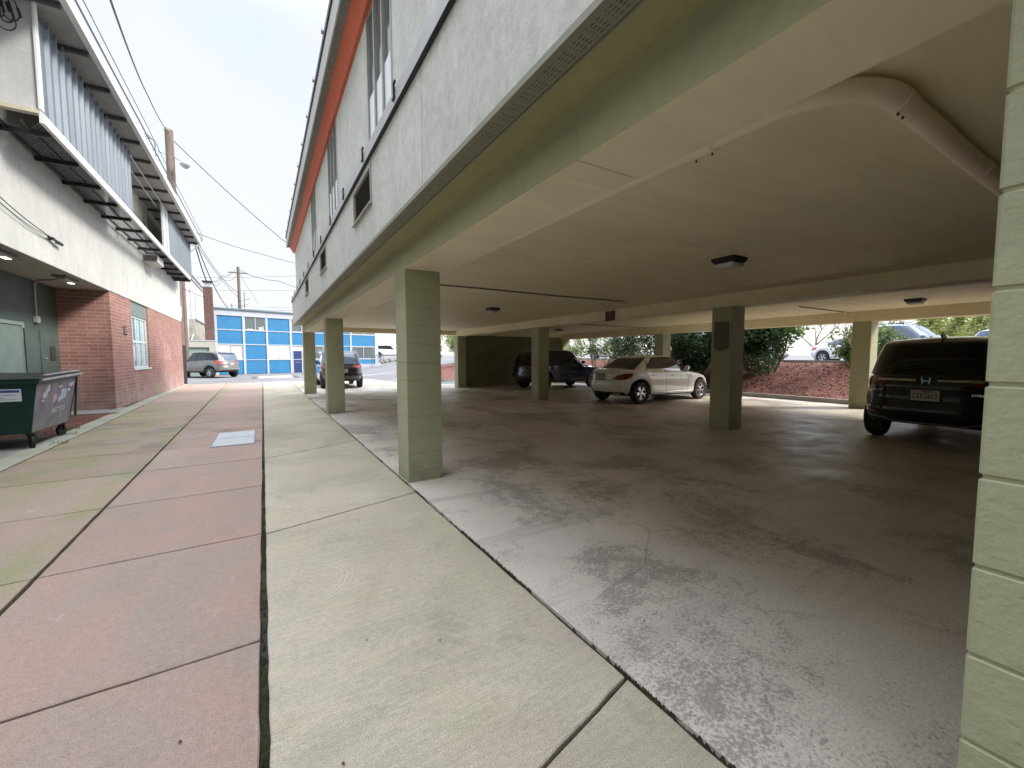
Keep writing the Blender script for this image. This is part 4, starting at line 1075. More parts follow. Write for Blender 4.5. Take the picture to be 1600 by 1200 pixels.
# ------------------------------------------------------------------ poles and overhead wires
def pole(label, x, y, z0, z1, r0, r1, seed=1):
    t = thing('utility_pole', label, 'pole', (x,y,z0))
    pts = [(0,0,(z1-z0)*k/12) for k in range(13)]
    MB().tube(pts, [r0+(r1-r0)*k/12 for k in range(13)], 16).build('post', WOOD, t, smooth=True); return t
P1 = pole('thick brown wooden utility pole rising behind the stucco building end', -3.95, 29.75, 0, 13.9, .21, .19)
MB().box(-.12,.16,-.40,-.20,3.7,4.35).build('meter_cabinet', plain('mint_cabinet', (.42,.55,.50), .5), P1, bevel=.01)
MB().tube([(0,-.02,0),(0,-.02,2.2)], .225, 16).build('pole_sleeve', plain('black_sleeve', (.02,.018,.018), .6), P1, smooth=True)
MB().tube([(-.02,-.0,13.82),(0,0,13.93)], .195, 16).build('pole_cap', plain('grey_cap', (.30,.29,.27), .8), P1)
cdt = thing('riser_conduit', 'slim grey metal conduit standing beside the thick utility pole', 'conduit', (-4.5,29.7,7.5))
at(MB().tube([(-4.45,29.7,4.5),(-4.52,29.7,13.15)], .075, 10).build('riser', plain('riser_grey', (.33,.36,.40), .4, .4), smooth=True), cdt)
for k in range(3):
    at(MB().tube([(-4.52-.02*k,29.7,13.1),(-4.75-.08*k,29.7,13.25+.1*k),(-5.0-.08*k,29.7,13.15+.05*k),(-5.02-.06*k,29.7,12.8)], .018, 6).build('service_loop', BLACKM, smooth=True), cdt)
lamp = thing('street_lamp', 'small grey cobra street lamp on a bent arm on the utility pole', 'street lamp', (-3.5,29.7,12.4))
at(MB().tube([(-5.0,29.75,12.75),(-4.2,29.75,12.62),(-3.75,29.7,12.5),(-3.5,29.5,12.3),(-3.38,29.3,12.08)], .035, 8).build('arm', GREYM, smooth=True), lamp)
hd = MB(); 
pts = [Vector((-3.42,29.38,12.14)), Vector((-3.34,29.22,12.02)), Vector((-3.22,29.0,11.92)), Vector((-3.08,28.7,11.84)), Vector((-3.04,28.62,11.82))]
hd.tube(pts, [.05,.15,.19,.12,.03], 12)
at(hd.build('lamp_head', plain('lamp_grey', (.34,.36,.36), .4, .3), smooth=True), lamp)
MB().lathe([(0,-.05),(.13,-.04),(.14,0),(0,.01)], (0,0,0), 'z', 14).build('lamp_lens', LENS, lamp).location = Vector((-3.22,29.0,11.80)) - Vector(lamp.location)
P2 = pole('distant slim wooden utility pole standing behind the blue panelled building', -2.15, 60, 0, 12.3, .22, .15)
MB().bar((-1.0,0,11.6),(1.0,0,11.6),.12).build('crossarm', WOOD, P2)
TP = pole('utility pole with crossarm mostly hidden past the far end of the corrugated screens', -4.95, 40.0, 0, 11.4, .14, .11)
MB().bar((-.3,-.15,10.15),(1.15,-.15,9.95),.11).bar((0,0,8.9),(.95,-.15,9.9),.06).build('crossarm', GREYM, TP)
MB().lathe([(0,0),(.10,0),(.13,.1),(.13,.35),(.08,.45),(0,.45)], (.62,-.15,10.75), 'z', 14).build('transformer', plain('transformer_grey', (.25,.26,.27), .5), TP, smooth=True)
for k in range(5): MB().lathe([(0,0),(.06,.02),(.04,.08),(.07,.12),(.04,.2),(0,.22)], (.30+.2*k,-.15,10.05), 'z', 8).build('insulator', BLACKM, TP)
wire('heavy twisted wire rising from the pole top to the upper edge of the sky', [(-3.95,29.7,13.75),(-3.2,20,10.9),(-1.9,9,7.35),(-1.2,3,6.6)], .018, .15)
wire('wire falling from the pole top to the right behind the orange eave', [(-3.8,29.75,13.4),(1.5,34,9.8),(7,38,8.0)], .02, .12)
wire('thin wire crossing above the blue building from the transformer to the eave', [(-4.05,40,11.0),(.5,44,10.7),(5,48,10.9)], .02, .1)
wire('long wire from the distant pole running right behind the grey building', [(-2.15,60,12.0),(2,61,11.2),(8,62,10.2)], .03, .3)
wire('long wire from the distant pole down left to the brick chimney', [(-2.4,60,12.0),(-3.2,50,9.5),(-3.5,43.5,8.0)], .025, .3)
wire('pale wire under the long one down to the brick chimney', [(-2.0,60,11.7),(-3.2,50,9.2),(-3.6,43.5,7.9)], .018, .5)
for k, (dx, dz, r) in enumerate(((0,0,.016),(.05,.16,.009),(-.03,.05,.009))):
    wire(['thick bundled cable running along the left roof edge','upper thin cable running along the left roof edge','lowest thin cable skimming the left roof edge'][k],
         [(-2.53+dx,4.0,7.64+dz),(-2.53+dx,15,7.66+dz),(-2.56+dx,27.4,7.8+dz),(-3.0+dx*.5,33,8.9+dz),(-4.0+dx*.5,40,10.15+dz*.7)], r, .04, mat=WGREY)
for k, (a, b_) in enumerate((((-4.0,40,10.1),(-2.9,52,6.6)),((-3.95,40,10.0),(-2.1,60,8.6)),((-4.1,40,10.0),(-3.75,43.4,7.7)),((-3.9,40,10.2),(-2.2,60,9.2)),((-2.15,60,11.9),(-.2,60,8.0)))):
    wire(['thick cable slanting down from the transformer pole toward the blue roof','second cable slanting down from the transformer pole','black cable dropping from the transformer pole to the chimney','outermost cable slanting down to the distant pole foot','guy wire sloping down right from the distant pole'][k], [a, b_], (.035,.022,.04,.022,.02)[k], (.6,.4,.2,.5,.1)[k])
for k, (za, zb_) in enumerate(((9.0,9.9),(8.6,9.5),(10.8,13.2),(12.4,15.8))):
    wire(['faint low horizontal wire far above the blue roof','second faint low wire far above the blue roof','faint wire rising right far behind the distant pole','topmost faint wire rising right far behind the distant pole'][k], [(-9,72,za),(12,76,zb_)], .02, .3)
wire('slack wire from the pole cabinet up to the brick chimney', [(-3.9,29.9,5.6),(-4.0,36,6.0),(-3.9,43.1,6.6)], .02, .1)
am = thing('roof_antenna', 'small antenna mast on the roof of the blue panelled building', 'antenna', (-1.3,47,5.8))
MB().bar((0,0,0),(0,0,1.9),.05).bar((-.5,0,.9),(.5,0,1.3),.03).bar((-.4,0,.5),(.4,0,.8),.03).bar((-1.0,0,0),(-1.0,0,.7),.06).build('mast', BLACKM, am)
for (dx, h) in ((-.9,.35),(.4,.2)): MB().lathe([(0,0),(.12,0),(.12,h),(0,h)], (dx,.5,0), 'z', 10).build('vent_pipe', BLACKM, am)

# ------------------------------------------------------------------ cars
def interp(pts, x):
    if x <= pts[0][0]: return pts[0][1]
    for (x0,y0),(x1,y1) in zip(pts[:-1], pts[1:]):
        if x <= x1:
            t = (x-x0)/(x1-x0); return y0+(y1-y0)*t
    return pts[-1][1]
def smi(pts, x, w=.06):
    return sum(interp(pts, x+d*w) for d in (-2,-1,0,1,2))/5
def make_car(name, label, cat, paint, P, loc, rz, group=None, detail=2, glass=None):
    """x forward, y left. P: dict with L W xr xf R sill top belt roof outlines"""
    glass = glass or CGLASS
    k = P.get('k', 1.07); T = thing(name, label, cat, loc, rz, group)
    Wd, R, xr, xf = P['W']/2, P['R'], P['xr'], P['xf']; rear, front, top = P['rear'], P['front'], P['top']
    NI = 110 if detail > 1 else 70; NZ = P.get('nz', 12)
    TT = [ (1-cos(pi*i/NI))/2 for i in range(NI+1)]
    TT = [ .72*t + .28*(i/NI) for i, t in enumerate(TT)]
    sill = P['sill']
    def halfw(t, h, p=P.get('p', 5.0)):
        q = abs(2*t-1); base = max(0, 1-q**p)**(1/2.6)
        return Wd*base
    def ring_pt(i, kz):
        t = TT[i]
        # height fraction to z
        x0 = interp(rear, kz); x1 = interp(front, kz); x = x0+(x1-x0)*t
        zt = smi(top, x, .05); zb = sill + (P.get('lift',.05))*abs(2*t-1)**6
        for ax in (xr, xf):
            d = abs(x-ax); Ra = R*1.16
            if d < Ra: zb = max(zb, R + sqrt(Ra*Ra-d*d))
        kk = kz/ P['hb']
        z = zb + (zt-zb)*min(1,kk) if zt > zb else zb
        bulge = interp([(0,.955),(.15,.985),(.45,1.0),(.72,.985),(.80,.975),(.93,.955),(1,.90)], kk)
        w = halfw(t, kk)*bulge
        if kk > .985: z -= 0
        return x, w, z, kk
    hb = P['hb']; levels = [hb*q for q in (0,.06,.14,.24,.36,.48,.60,.70,.78,.86,.93,.975,1.0)]
    mb = MB(); n = NI+1; nl = len(levels)
    V = []
    for kz in levels:
        for s in (-1, 1):
            for i in range(n):
                x, w, z, kk = ring_pt(i, kz)
                if kk > .95: z -= .035*(kk-.95)/.05*0
                V.append((x, s*w, z))
    def vid(l, s, i): return (l*2 + (1 if s > 0 else 0))*n + i
    F = []; FI = []
    for l in range(nl-1):
        for i in range(NI):
            F.append((vid(l,-1,i),vid(l,-1,i+1),vid(l+1,-1,i+1),vid(l+1,-1,i)))
            F.append((vid(l,1,i+1),vid(l,1,i),vid(l+1,1,i),vid(l+1,1,i+1)))
            FI += [l, l]
    # top cover with crown
    MT = 8; base = len(V)
    for i in range(n):
        x, w, z, kk = ring_pt(i, levels[-1])
        for j in range(1, MT):
            u = -1+2*j/MT; cr = P.get('crown', .05)*(1-u*u)*min(1, w/Wd*1.2)
            V.append((x, w*u, z+cr))
    def tid(i, j): return vid(nl-1,-1,i) if j == 0 else (vid(nl-1,1,i) if j == MT else base+i*(MT-1)+j-1)
    for i in range(NI):
        for j in range(MT):
            F.append((tid(i,j),tid(i+1,j),tid(i+1,j+1),tid(i,j+1))); FI.append(99)
    lowmb, bodymb = MB(), MB()
    cl = P.get('clad', 1)
    keep = [f for f, l in zip(F, FI) if l >= cl]; low = [f for f, l in zip(F, FI) if l < cl]
    def sub(fs, mat, nm, smooth=True):
        used = sorted({i for f in fs for i in f}); mp = {u:i for i,u in enumerate(used)}
        m = MB(); m.add([V[i] for i in used], [tuple(mp[i] for i in f) for f in fs]); o = m
        me = bpy.data.meshes.new(nm); me.from_pydata(m.v, [], m.f); me.materials.append(mat)
        b = bmesh.new(); b.from_mesh(me); bmesh.ops.remove_doubles(b, verts=b.verts, dist=1e-4); bmesh.ops.recalc_face_normals(b, faces=b.faces); b.to_mesh(me); b.free()
        me.polygons.foreach_set('use_smooth', [True]*len(me.polygons)); me.set_sharp_from_angle(angle=rad(50))
        ob = bpy.data.objects.new(nm, me); COL.objects.link(ob); ob.parent = T; return ob
    sub(keep, paint, 'body'); sub(low, TRIMB if P.get('darkclad', True) else paint, 'lower_trim')
    allV = list(V); allF = list(F)
    # greenhouse
    g = P['gh']; NG = 90 if detail > 1 else 50; NV = 12
    TG = [ .55*(1-cos(pi*i/NG))/2 + .45*(i/NG) for i in range(NG+1)]
    def gpt(i, v):
        t = TG[i]; x0 = interp(g['r'], v); x1 = interp(g['f'], v); x = x0+(x1-x0)*t
        pw = g.get('p', 7); q = abs(2*t-1); w = max(0, 1-q**pw)**(1/2.4)
        hw = interp(g['w'], v)*Wd*w
        zb = smi(top, x, .05) - .02; zt = smi(g['roof'], x, .12)
        z = zb + (zt-zb)*interp([(0,0),(.12,.10),(.8,.86),(.9,.955),(.96,.985),(1,1)], v)
        return x, hw, z
    vl = [0,.08,.2,.35,.5,.65,.78,.86,.91,.95,.98,1.0]
    V2 = []; nn = NG+1
    for v in vl:
        for s in (-1,1):
            for i in range(nn):
                x, w, z = gpt(i, v); V2.append((x, s*w, z))
    b2 = len(V2)
    for i in range(nn):
        x, w, z = gpt(i, 1.0)
        for j in range(1, MT):
            u = -1+2*j/MT; V2.append((x, w*u, z+.03*(1-u*u)*min(1, w/Wd*1.5)))
    def v2(l, s, i): return (l*2+(1 if s > 0 else 0))*nn + i
    def t2(i, j): return v2(len(vl)-1,-1,i) if j == 0 else (v2(len(vl)-1,1,i) if j == MT else b2+i*(MT-1)+j-1)
    Fb, Fs, Fr, Ff = [], [], [], []
    sw = g['side']   # list of (t0,t1) windows
    for l in range(len(vl)-1):
        for i in range(NG):
            t = (TG[i]+TG[i+1])/2; vm = (vl[l]+vl[l+1])/2
            fs = [(v2(l,-1,i),v2(l,-1,i+1),v2(l+1,-1,i+1),v2(l+1,-1,i)), (v2(l,1,i+1),v2(l,1,i),v2(l+1,1,i),v2(l+1,1,i+1))]
            isg = .08 < vm < .86 if P.get('lowglass') is None else .04 < vm < .86
            tgt = Fb
            if isg:
                for (a, b_) in sw:
                    if a < t < b_: tgt = Fs
            if vm < .93 and vm > .04 and t < g['rt']: tgt = Fr
            if vm < .93 and vm > .02 and t > g['ft']: tgt = Ff
            tgt += fs
    for i in range(NG):
        for j in range(MT): Fb.append((t2(i,j),t2(i+1,j),t2(i+1,j+1),t2(i,j+1)))
    Vsave = V; V = V2
    sub(Fb, P.get('roofpaint', paint), 'cabin'); 
    if Fs:
        for sg_ in (-1, 1):
            fs_ = [f for f in Fs if sum(V2[i][1] for i in f)*sg_ > 0]
            if fs_: sub(fs_, glass, 'side_window')
    if Fr: sub(Fr, P.get('rearglass', glass), 'rear_window')
    if Ff: sub(Ff, glass, 'windscreen')
    o_ = len(allV); allV += V2; allF += [tuple(i+o_ for i in f) for f in Fb+Fs+Fr+Ff]
    bvh = BVHTree.FromPolygons([Vector(p) for p in allV], allF)
    def patch(nm, poly, ang, mat, off=.006, step=.035, parent=None, thick=.02):
        """polygon (s,z) seen along direction ang (deg, from +x); wrapped onto the body"""
        d = Vector((-cos(rad(ang)), -sin(rad(ang)), 0)); sd_ = Vector((-sin(rad(ang)), cos(rad(ang)), 0))
        # the viewer stands at angle ang looking in direction d ; s axis = sd_
        xs1 = [p[0] for p in poly]; zs1 = [p[1] for p in poly]
        pts2 = []
        m_ = len(poly)
        for i in range(m_):
            a = Vector(poly[i]); b_ = Vector(poly[(i+1)%m_]); q = max(1, int((b_-a).length/step))
            pts2 += [a+(b_-a)*(j/q) for j in range(q)]
        nb = len(pts2); x = min(xs1)+step*.5
        def inside(px, pz):
            c = False
            for i in range(m_):
                x0,z0 = poly[i]; x1,z1 = poly[(i+1)%m_]
                if (z0 > pz) != (z1 > pz) and px < (x1-x0)*(pz-z0)/(z1-z0)+x0: c = not c
            return c
        while x < max(xs1):
            z = min(zs1)+step*.5
            while z < max(zs1):
                if inside(x, z) and min((Vector((x,z))-q).length for q in pts2[:nb]) > step*.45: pts2.append(Vector((x,z)))
                z += step
            x += step
        r = delaunay_2d_cdt(pts2, [(i,(i+1)%nb) for i in range(nb)], [], 1, 1e-5)
        vv, ff = r[0], r[2]; out = []; last = None
        for p in vv:
            o0 = sd_*p.x + Vector((0,0,p.y)) - d*6
            hit = bvh.ray_cast(o0, d)
            if hit[0] is None:
                ref = last if last is not None else Vector((-2.2 if abs(ang) > 90 else 0,0,.8)); qq = sd_*p.x + Vector((0,0,p.y)); qq = qq + d*(ref.dot(d)-qq.dot(d)); q = bvh.find_nearest(qq)[0]
            else: q = hit[0]; last = q
            out.append(q - d*off)
        m = MB(); nv = len(out); bnd = {}
        for f in ff:
            for a, b_ in zip(f, list(f[1:])+[f[0]]): bnd[(a,b_)] = 1
        m.add(out + [q + d*thick for q in out], [tuple(f) for f in ff] + [(a, b_, b_+nv, a+nv) for (a,b_) in bnd if (b_,a) not in bnd])
        return m.build(nm, mat, parent or T, smooth=True)
    def strip(nm, line, ang, w, mat, off=.002, parent=None):
        d = Vector((-cos(rad(ang)), -sin(rad(ang)), 0)); sd_ = Vector((-sin(rad(ang)), cos(rad(ang)), 0))
        m = MB(); pts = []
        for a, b_ in zip(line[:-1], line[1:]):
            L = sqrt((b_[0]-a[0])**2+(b_[1]-a[1])**2); q = max(1, int(L/.04))
            pts += [(a[0]+(b_[0]-a[0])*j/q, a[1]+(b_[1]-a[1])*j/q) for j in range(q)]
        pts.append(line[-1]); vs = []
        for j, p in enumerate(pts):
            a = pts[max(0,j-1)]; b_ = pts[min(len(pts)-1,j+1)]; tx, tz = b_[0]-a[0], b_[1]-a[1]; L = sqrt(tx*tx+tz*tz) or 1
            nx, nz = -tz/L*w/2, tx/L*w/2
            for sg in (-1,1):
                o0 = sd_*(p[0]+sg*nx) + Vector((0,0,p[1]+sg*nz)) - d*6; h = bvh.ray_cast(o0, d)
                q = h[0] if h[0] is not None else (Vector(vs[-1])+d*off if vs else o0)
                vs.append(tuple(q - d*off))
        m.add(vs, [(2*j,2*j+1,2*j+3,2*j+2) for j in range(len(pts)-1)]); return m.build(nm, mat, parent or T, fix=False)
    # under body and wheel wells
    u = MB().box(rear[0][1]+.35, front[0][1]-.35, -Wd*.80, Wd*.80, P['sill']+.02, P['sill']+.32)
    u.box(xr-R*1.25, xr+R*1.25, -Wd*.74, Wd*.74, P['sill']+.1, R*2.15).box(xf-R*1.25, xf+R*1.25, -Wd*.74, Wd*.74, P['sill']+.1, R*2.15)
    u.build('underbody', BLACKM, T)
    # wheels
    wm = MB(); tw = .22
    prof = [(R*.60,-tw/2+.015),(R*.66,-tw/2),(R*.92,-tw/2),(R*.985,-tw/2+.03),(R,-tw/2+.06),(R,tw/2-.06),(R*.985,tw/2-.03),(R*.92,tw/2),(R*.66,tw/2),(R*.60,tw/2-.015),(R*.60,-tw/2+.015)]
    wm.lathe(prof, (0,0,0), 'y', 40)
    rm = MB(); rm.lathe([(R*.60,-tw/2+.10),(R*.61,-tw/2+.012),(R*.665,-tw/2+.004),(R*.665,-tw/2+.016),(R*.56,-tw/2+.035),(R*.55,-tw/2+.12)], (0,0,0), 'y', 40)
    rm.lathe([(0,-tw/2+.022),(R*.13,-tw/2+.024),(R*.15,-tw/2+.05),(R*.15,-tw/2+.09)], (0,0,0), 'y', 20)
    ns = P.get('spokes', 5)
    for q in range(ns):
        for dd in ((-.11,.11) if P.get('twin', True) else (0,)):
            a0 = 2*pi*q/ns + .3; a1 = a0 + dd*1.7; a0 += dd*.8
            p = Vector((cos(a0)*R*.12, -tw/2+.045, sin(a0)*R*.12)); e = Vector((cos(a1)*R*.60, -tw/2+.028, sin(a1)*R*.60))
            dn = (e-p).normalized(); sdv = Vector((dn.z,0,-dn.x)); ww = R*.052 if P.get('twin', True) else R*.10
            rm.add([p-sdv*ww*1.1, p+sdv*ww*1.1, e+sdv*ww, e-sdv*ww]+[x_+Vector((0,.03,0)) for x_ in (p-sdv*ww*1.1, p+sdv*ww*1.1, e+sdv*ww, e-sdv*ww)], [(0,1,2,3),(0,4,5,1),(1,5,6,2),(2,6,7,3),(3,7,4,0)])
    bd = MB(); bd.lathe([(0,-tw/2+.10),(R*.58,-tw/2+.10),(R*.58,-tw/2+.12)], (0,0,0), 'y', 24)
    first = True
    for (x, s) in ((xr,-1),(xf,-1),(xr,1),(xf,1)):
        if first:
            w = wm.build('wheel', RUBBER, T, smooth=True); rmo = rm.build('rim', P.get('rim', RIMM), w, smooth=True); bdo = bd.build('brake_disc', plain('brake_dark', (.03,.03,.03), .5), w)
            first = False; w0 = w
        else:
            w = w0.copy(); COL.objects.link(w); 
            for c in (rmo, bdo): c2 = c.copy(); COL.objects.link(c2); c2.parent = w
        w.location = (x, s*(Wd-.13), R); w.rotation_euler = (0, .4*x, 0 if s < 0 else pi)
    A = dict(T=T, patch=patch, strip=strip, bvh=bvh)
    # side glass dividers, mirrors, handles, door seams
    xb = g['bp']   # B pillar x at belt
    zb_ = lambda x: smi(top, x, .05)
    for s in (-1, 1):
        ang = -90 if s < 0 else 90; sg = 1 if s < 0 else -1     # s-axis along +x for the right side, -x for the left
        def L(line): return [(sg*x, z) for x, z in line]
        for pl_ in g.get('pillars', []):
            strip('window_pillar', L(pl_), ang, .055, TRIMB, .004)
        for sm_ in P['seams']: strip('door_seam', L(sm_), ang, .010, BLACKM, .0015)
        for (x, z) in P['handles']:
            h = bvh.ray_cast(Vector((x, s*3, z)), Vector((0,-s,0)))
            if h[0]:
                y = h[0].y; MB().obox((x-.10,y+s*.018,z-.014),(.2,0,0),(0,s*.022,0),(0,0,.028)).box(x-.09,x-.07,y-.01*s,y+s*.03,z-.01,z+.01).box(x+.07,x+.09,y-.01*s,y+s*.03,z-.01,z+.01).build('door_handle', P.get('handlemat', paint), T, bevel=.006)
        mx_, mz = P['mirror']; h = bvh.ray_cast(Vector((mx_, s*3, mz-.03)), Vector((0,-s,0))); y = h[0].y if h[0] else s*Wd*.9
        mm = MB(); mm.tube([(mx_+.10,y+s*.11,mz+.02),(mx_+.05,y+s*.13,mz+.03),(mx_-.03,y+s*.14,mz+.03),(mx_-.06,y+s*.14,mz+.03)], [.03,.075,.085,.07], 10)
        mm.box(mx_-.02,mx_+.03,y-.03*s,y+s*.1,mz-.03,mz-.0)
        mm.build('mirror', P.get('mirrormat', paint), T, smooth=True)
    return A

SEDAN = dict(L=4.95, W=1.92, R=.355, xr=-1.42, xf=1.55, sill=.24, hb=1.0, p=5.2, clad=1, darkclad=True, crown=.045,
  rear=[(0,-2.18),(.15,-2.28),(.30,-2.36),(.5,-2.36),(.62,-2.32),(.8,-2.30),(.95,-2.25),(1,-2.18)],
  front=[(0,2.35),(.2,2.47),(.45,2.48),(.65,2.40),(.85,2.22),(1,2.05)],
  top=[(-2.4,1.00),(-2.2,1.05),(-1.8,1.075),(-1.2,1.075),(-.6,1.055),(0,1.03),(.9,1.0),(1.3,.955),(1.8,.87),(2.2,.76),(2.5,.66)],
  gh=dict(r=[(0,-1.93),(.5,-1.50),(.86,-1.10),(1,-.92)], f=[(0,1.20),(.5,.80),(.86,.46),(1,.26)], w=[(0,.93),(.3,.885),(.6,.82),(.86,.735),(.93,.69),(.98,.61),(1,.54)],
    roof=[(-2.0,1.22),(-1.5,1.36),(-1.0,1.475),(-.4,1.535),(.1,1.53),(.5,1.475),(1.0,1.36),(1.4,1.2)], side=[(.20,.875)], rt=.075, ft=.93, bp=-.1,
    pillars=[[(-.30,1.04),(-.26,1.42)],[(-1.15,1.06),(-1.03,1.40)]]),
  seams=[[(-.30,1.05),(-.31,.60),(-.27,.33)],[(.80,1.0),(.83,.7),(.80,.33)],[(-1.28,1.05),(-1.16,.84),(-1.02,.68),(-.95,.34)],[(-.95,.33),(.8,.33)]],
  handles=[(-.95,.90),(.05,.885)], mirror=(.80,1.08), spokes=5)
SUV = dict(L=4.9, W=1.98, R=.375, xr=-1.45, xf=1.42, sill=.32, hb=1.0, p=6.5, clad=2, darkclad=True, crown=.04,
  rear=[(0,-2.22),(.15,-2.34),(.3,-2.42),(.42,-2.40),(.5,-2.36),(.8,-2.33),(1,-2.24)],
  front=[(0,2.30),(.2,2.42),(.5,2.42),(.8,2.30),(1,2.10)],
  top=[(-2.4,1.16),(-2.0,1.20),(-1.2,1.20),(-.4,1.16),(.5,1.12),(1.0,1.10),(1.5,1.06),(2.0,.98),(2.4,.86)],
  gh=dict(r=[(0,-2.28),(.5,-2.14),(.86,-1.98),(1,-1.80)], f=[(0,1.22),(.5,.85),(.86,.52),(1,.30)], w=[(0,.94),(.3,.90),(.6,.855),(.86,.80),(.93,.765),(.98,.70),(1,.64)],
    roof=[(-2.3,1.66),(-1.9,1.75),(-1.2,1.80),(-.3,1.82),(.3,1.78),(.7,1.66),(1.2,1.5)], side=[(.055,.90)], rt=.028, ft=.945, bp=-.1,
    pillars=[[(-.30,1.15),(-.27,1.68)],[(-1.30,1.2),(-1.16,1.68)]]),
  seams=[[(-.30,1.14),(-.31,.7),(-.28,.45)],[(.75,1.1),(.78,.8),(.76,.45)],[(-1.42,1.16),(-1.2,.92),(-1.05,.75),(-1.0,.45)]],
  handles=[(-1.0,1.02),(.0,1.0)], mirror=(.78,1.20), spokes=5)
import copy
def var(base, **k):
    p = copy.copy(base); p['gh'] = copy.copy(base['gh']); 
    for a, b_ in k.items():
        if a.startswith('g_'): p['gh'][a[2:]] = b_
        else: p[a] = b_
    return p
def rear_kit(A, W, zl, sedan=False, plate=None, platez=.80, red=TAIL, detail=True):
    T = A['T']; P = A['patch']
    for s in (-1, 1):
        if sedan:
            # swept lamps on the rear quarter; view from the corner (direction 180 -/+ 38 deg)
            an = 180 - s*38; f = s   # s=-1 is the right hand side
            pts = [(-.30,.80),(-.12,.765),(.10,.775),(.27,.85),(.33,.93),(.28,.975),(.06,.965),(-.14,.90)]
            c = .80*cos(rad(38)) + 0
            poly = [( (1.02 + x)*1.0, z) for x, z in pts]
            q = []
            for x, z in pts:
                # s axis for angle an: (-sin an, cos an)
                q.append((x, z))
            ax = Vector((-sin(rad(an)), cos(rad(an)))); cen = Vector((-2.2, s*.80)); off = cen.dot(ax)
            sg = -s
            P('tail_lamp', [(off + sg*x, z) for x, z in q], an, red, .008, .05)
        else:
            an = 180 - s*35; ax = Vector((-sin(rad(an)), cos(rad(an)))); cen = Vector((-2.30, s*W/2*.88)); off = cen.dot(ax); sg = -s
            P('tail_lamp', [(off+sg*x, z+zl) for x, z in ((-.30,-.03),(-.10,-.08),(.20,-.07),(.28,.02),(.22,.09),(-.05,.06),(-.30,.05))], an, red, .010, .05)
    if plate:
        hs = [A['bvh'].ray_cast(Vector((-6,yy,zz)), Vector((1,0,0)))[0] for yy in (0,.18) for zz in (platez-.10,platez,platez+.10)]; x = min(h.x for h in hs if h is not None)
        MB().obox((x-.008,-.19,platez-.10),(0,.38,0),(-.01,0,.20),(.006,0,0)).build('plate_frame', TRIMB, T, bevel=.002)
        pl = MB().obox((x-.012,-.17,platez-.085),(0,.34,0),(-.01,0,.17),(.006,0,0)).build('number_plate', PLATE, T, bevel=.002)
        o = text_mesh('plate_text', plate, .125, PLTX, (x-.0225,0,platez-.008), (0,-1,0), (0,0,1), pl, .0008, sx=.62)
        MB().box(x-.0275,x-.0225,-.10,.03,platez+.055,platez+.075).build('plate_tab', plain('plate_red', (.25,.06,.05), .5, var=0), pl)
    return A
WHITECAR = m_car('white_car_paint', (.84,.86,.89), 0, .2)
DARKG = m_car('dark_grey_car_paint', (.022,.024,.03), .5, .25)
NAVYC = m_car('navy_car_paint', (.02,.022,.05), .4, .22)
GREYC = m_car('warm_grey_car_paint', (.20,.19,.18), .6, .28)
PLUM = m_car('black_plum_car_paint', (.022,.018,.028), .4, .2)
BLUEC = m_car('sky_blue_car_paint', (.17,.26,.42), .5, .25)
SILV = m_car('silver_car_paint', (.55,.57,.60), .5, .28)

# white sedan in the bay
A = make_car('white_sedan', 'white four door sedan parked in the bay behind the middle green column', 'car', WHITECAR, SEDAN, (11.62,9.98,0), 0)
rear_kit(A, 1.92, .9, True, 'BLT4172', .86)
A['patch']('trunk_trim', [(-.62,.965),(.62,.965),(.62,.985),(-.62,.985)], 180, CHROME, .012)
A['strip']('trunk_seam', [(-.60,1.0),(-.58,.86),(-.44,.755),(.44,.755),(.58,.86),(.60,1.0)], 180, .014, BLACKM, .002)
A['patch']('bumper_diffuser', [(-.75,.27),(.75,.27),(.70,.38),(-.70,.38)], 180, TRIMB, .012, .05)
A['strip']('exhaust_trim', [(-.62,.33),(-.42,.33)], 180, .05, CHROME, .018); A['strip']('exhaust_trim', [(.42,.33),(.62,.33)], 180, .05, CHROME, .018)
for s in (-1,1):
    sg = 1 if s < 0 else -1; an = -90 if s < 0 else 90
    A['strip']('window_chrome', [(sg*-1.35,1.10),(sg*-.3,1.085),(sg*.75,1.055)], an, .016, CHROME, .006)
    A['strip']('sill_trim', [(sg*-.95,.345),(sg*1.1,.345)], an, .02, CHROME, .006)
    A['patch']('head_lamp', [(1.99 if s<0 else -1.99,.62),(2.30*sg,.60),(2.36*sg,.70),(1.95*sg,.74)] if s<0 else [(-1.99,.62),(-2.30,.60),(-2.36,.70),(-1.95,.74)], an, HEADL, .006, .05)
# dark hatchback-style SUV nearest, seen from behind
CRV = var(SUV, rear=[(0,-2.22),(.12,-2.36),(.28,-2.44),(.40,-2.42),(.46,-2.34),(.62,-2.34),(.8,-2.38),(1,-2.30)], rim=RIMD)
A = make_car('dark_grey_suv', 'dark grey SUV parked nose in at the right with a white number plate', 'car', DARKG, CRV, (11.45,2.27,0), 0)
rear_kit(A, 1.98, 1.06, False, 'CEK5612', .86)
A['patch']('tailgate_chrome', [(-.72,1.085),(.72,1.085),(.72,1.12),(-.72,1.12)], 180, CHROME, .012)
T_ = A['T']
hx = A['bvh'].ray_cast(Vector((-6,0,1.10)), Vector((1,0,0)))[0].x
hm = MB()
def em(a, b_, w): hm.bar((hx-.035,a[0],a[1]),(hx-.035,b_[0],b_[1]),w,.012)
em((.050,1.150),(.038,1.045),.018); em((-.050,1.150),(-.038,1.045),.018); em((.042,1.095),(-.042,1.095),.018)
hm.build('emblem', CHROME, T_)
MB().lathe([(0,0),(.085,0),(.09,.01),(0,.02)], (0,0,0), 'z', 6).build('emblem_base', TRIMB, T_).location = (0,0,-9)
bpy.data.objects.remove(T_.children[-1])
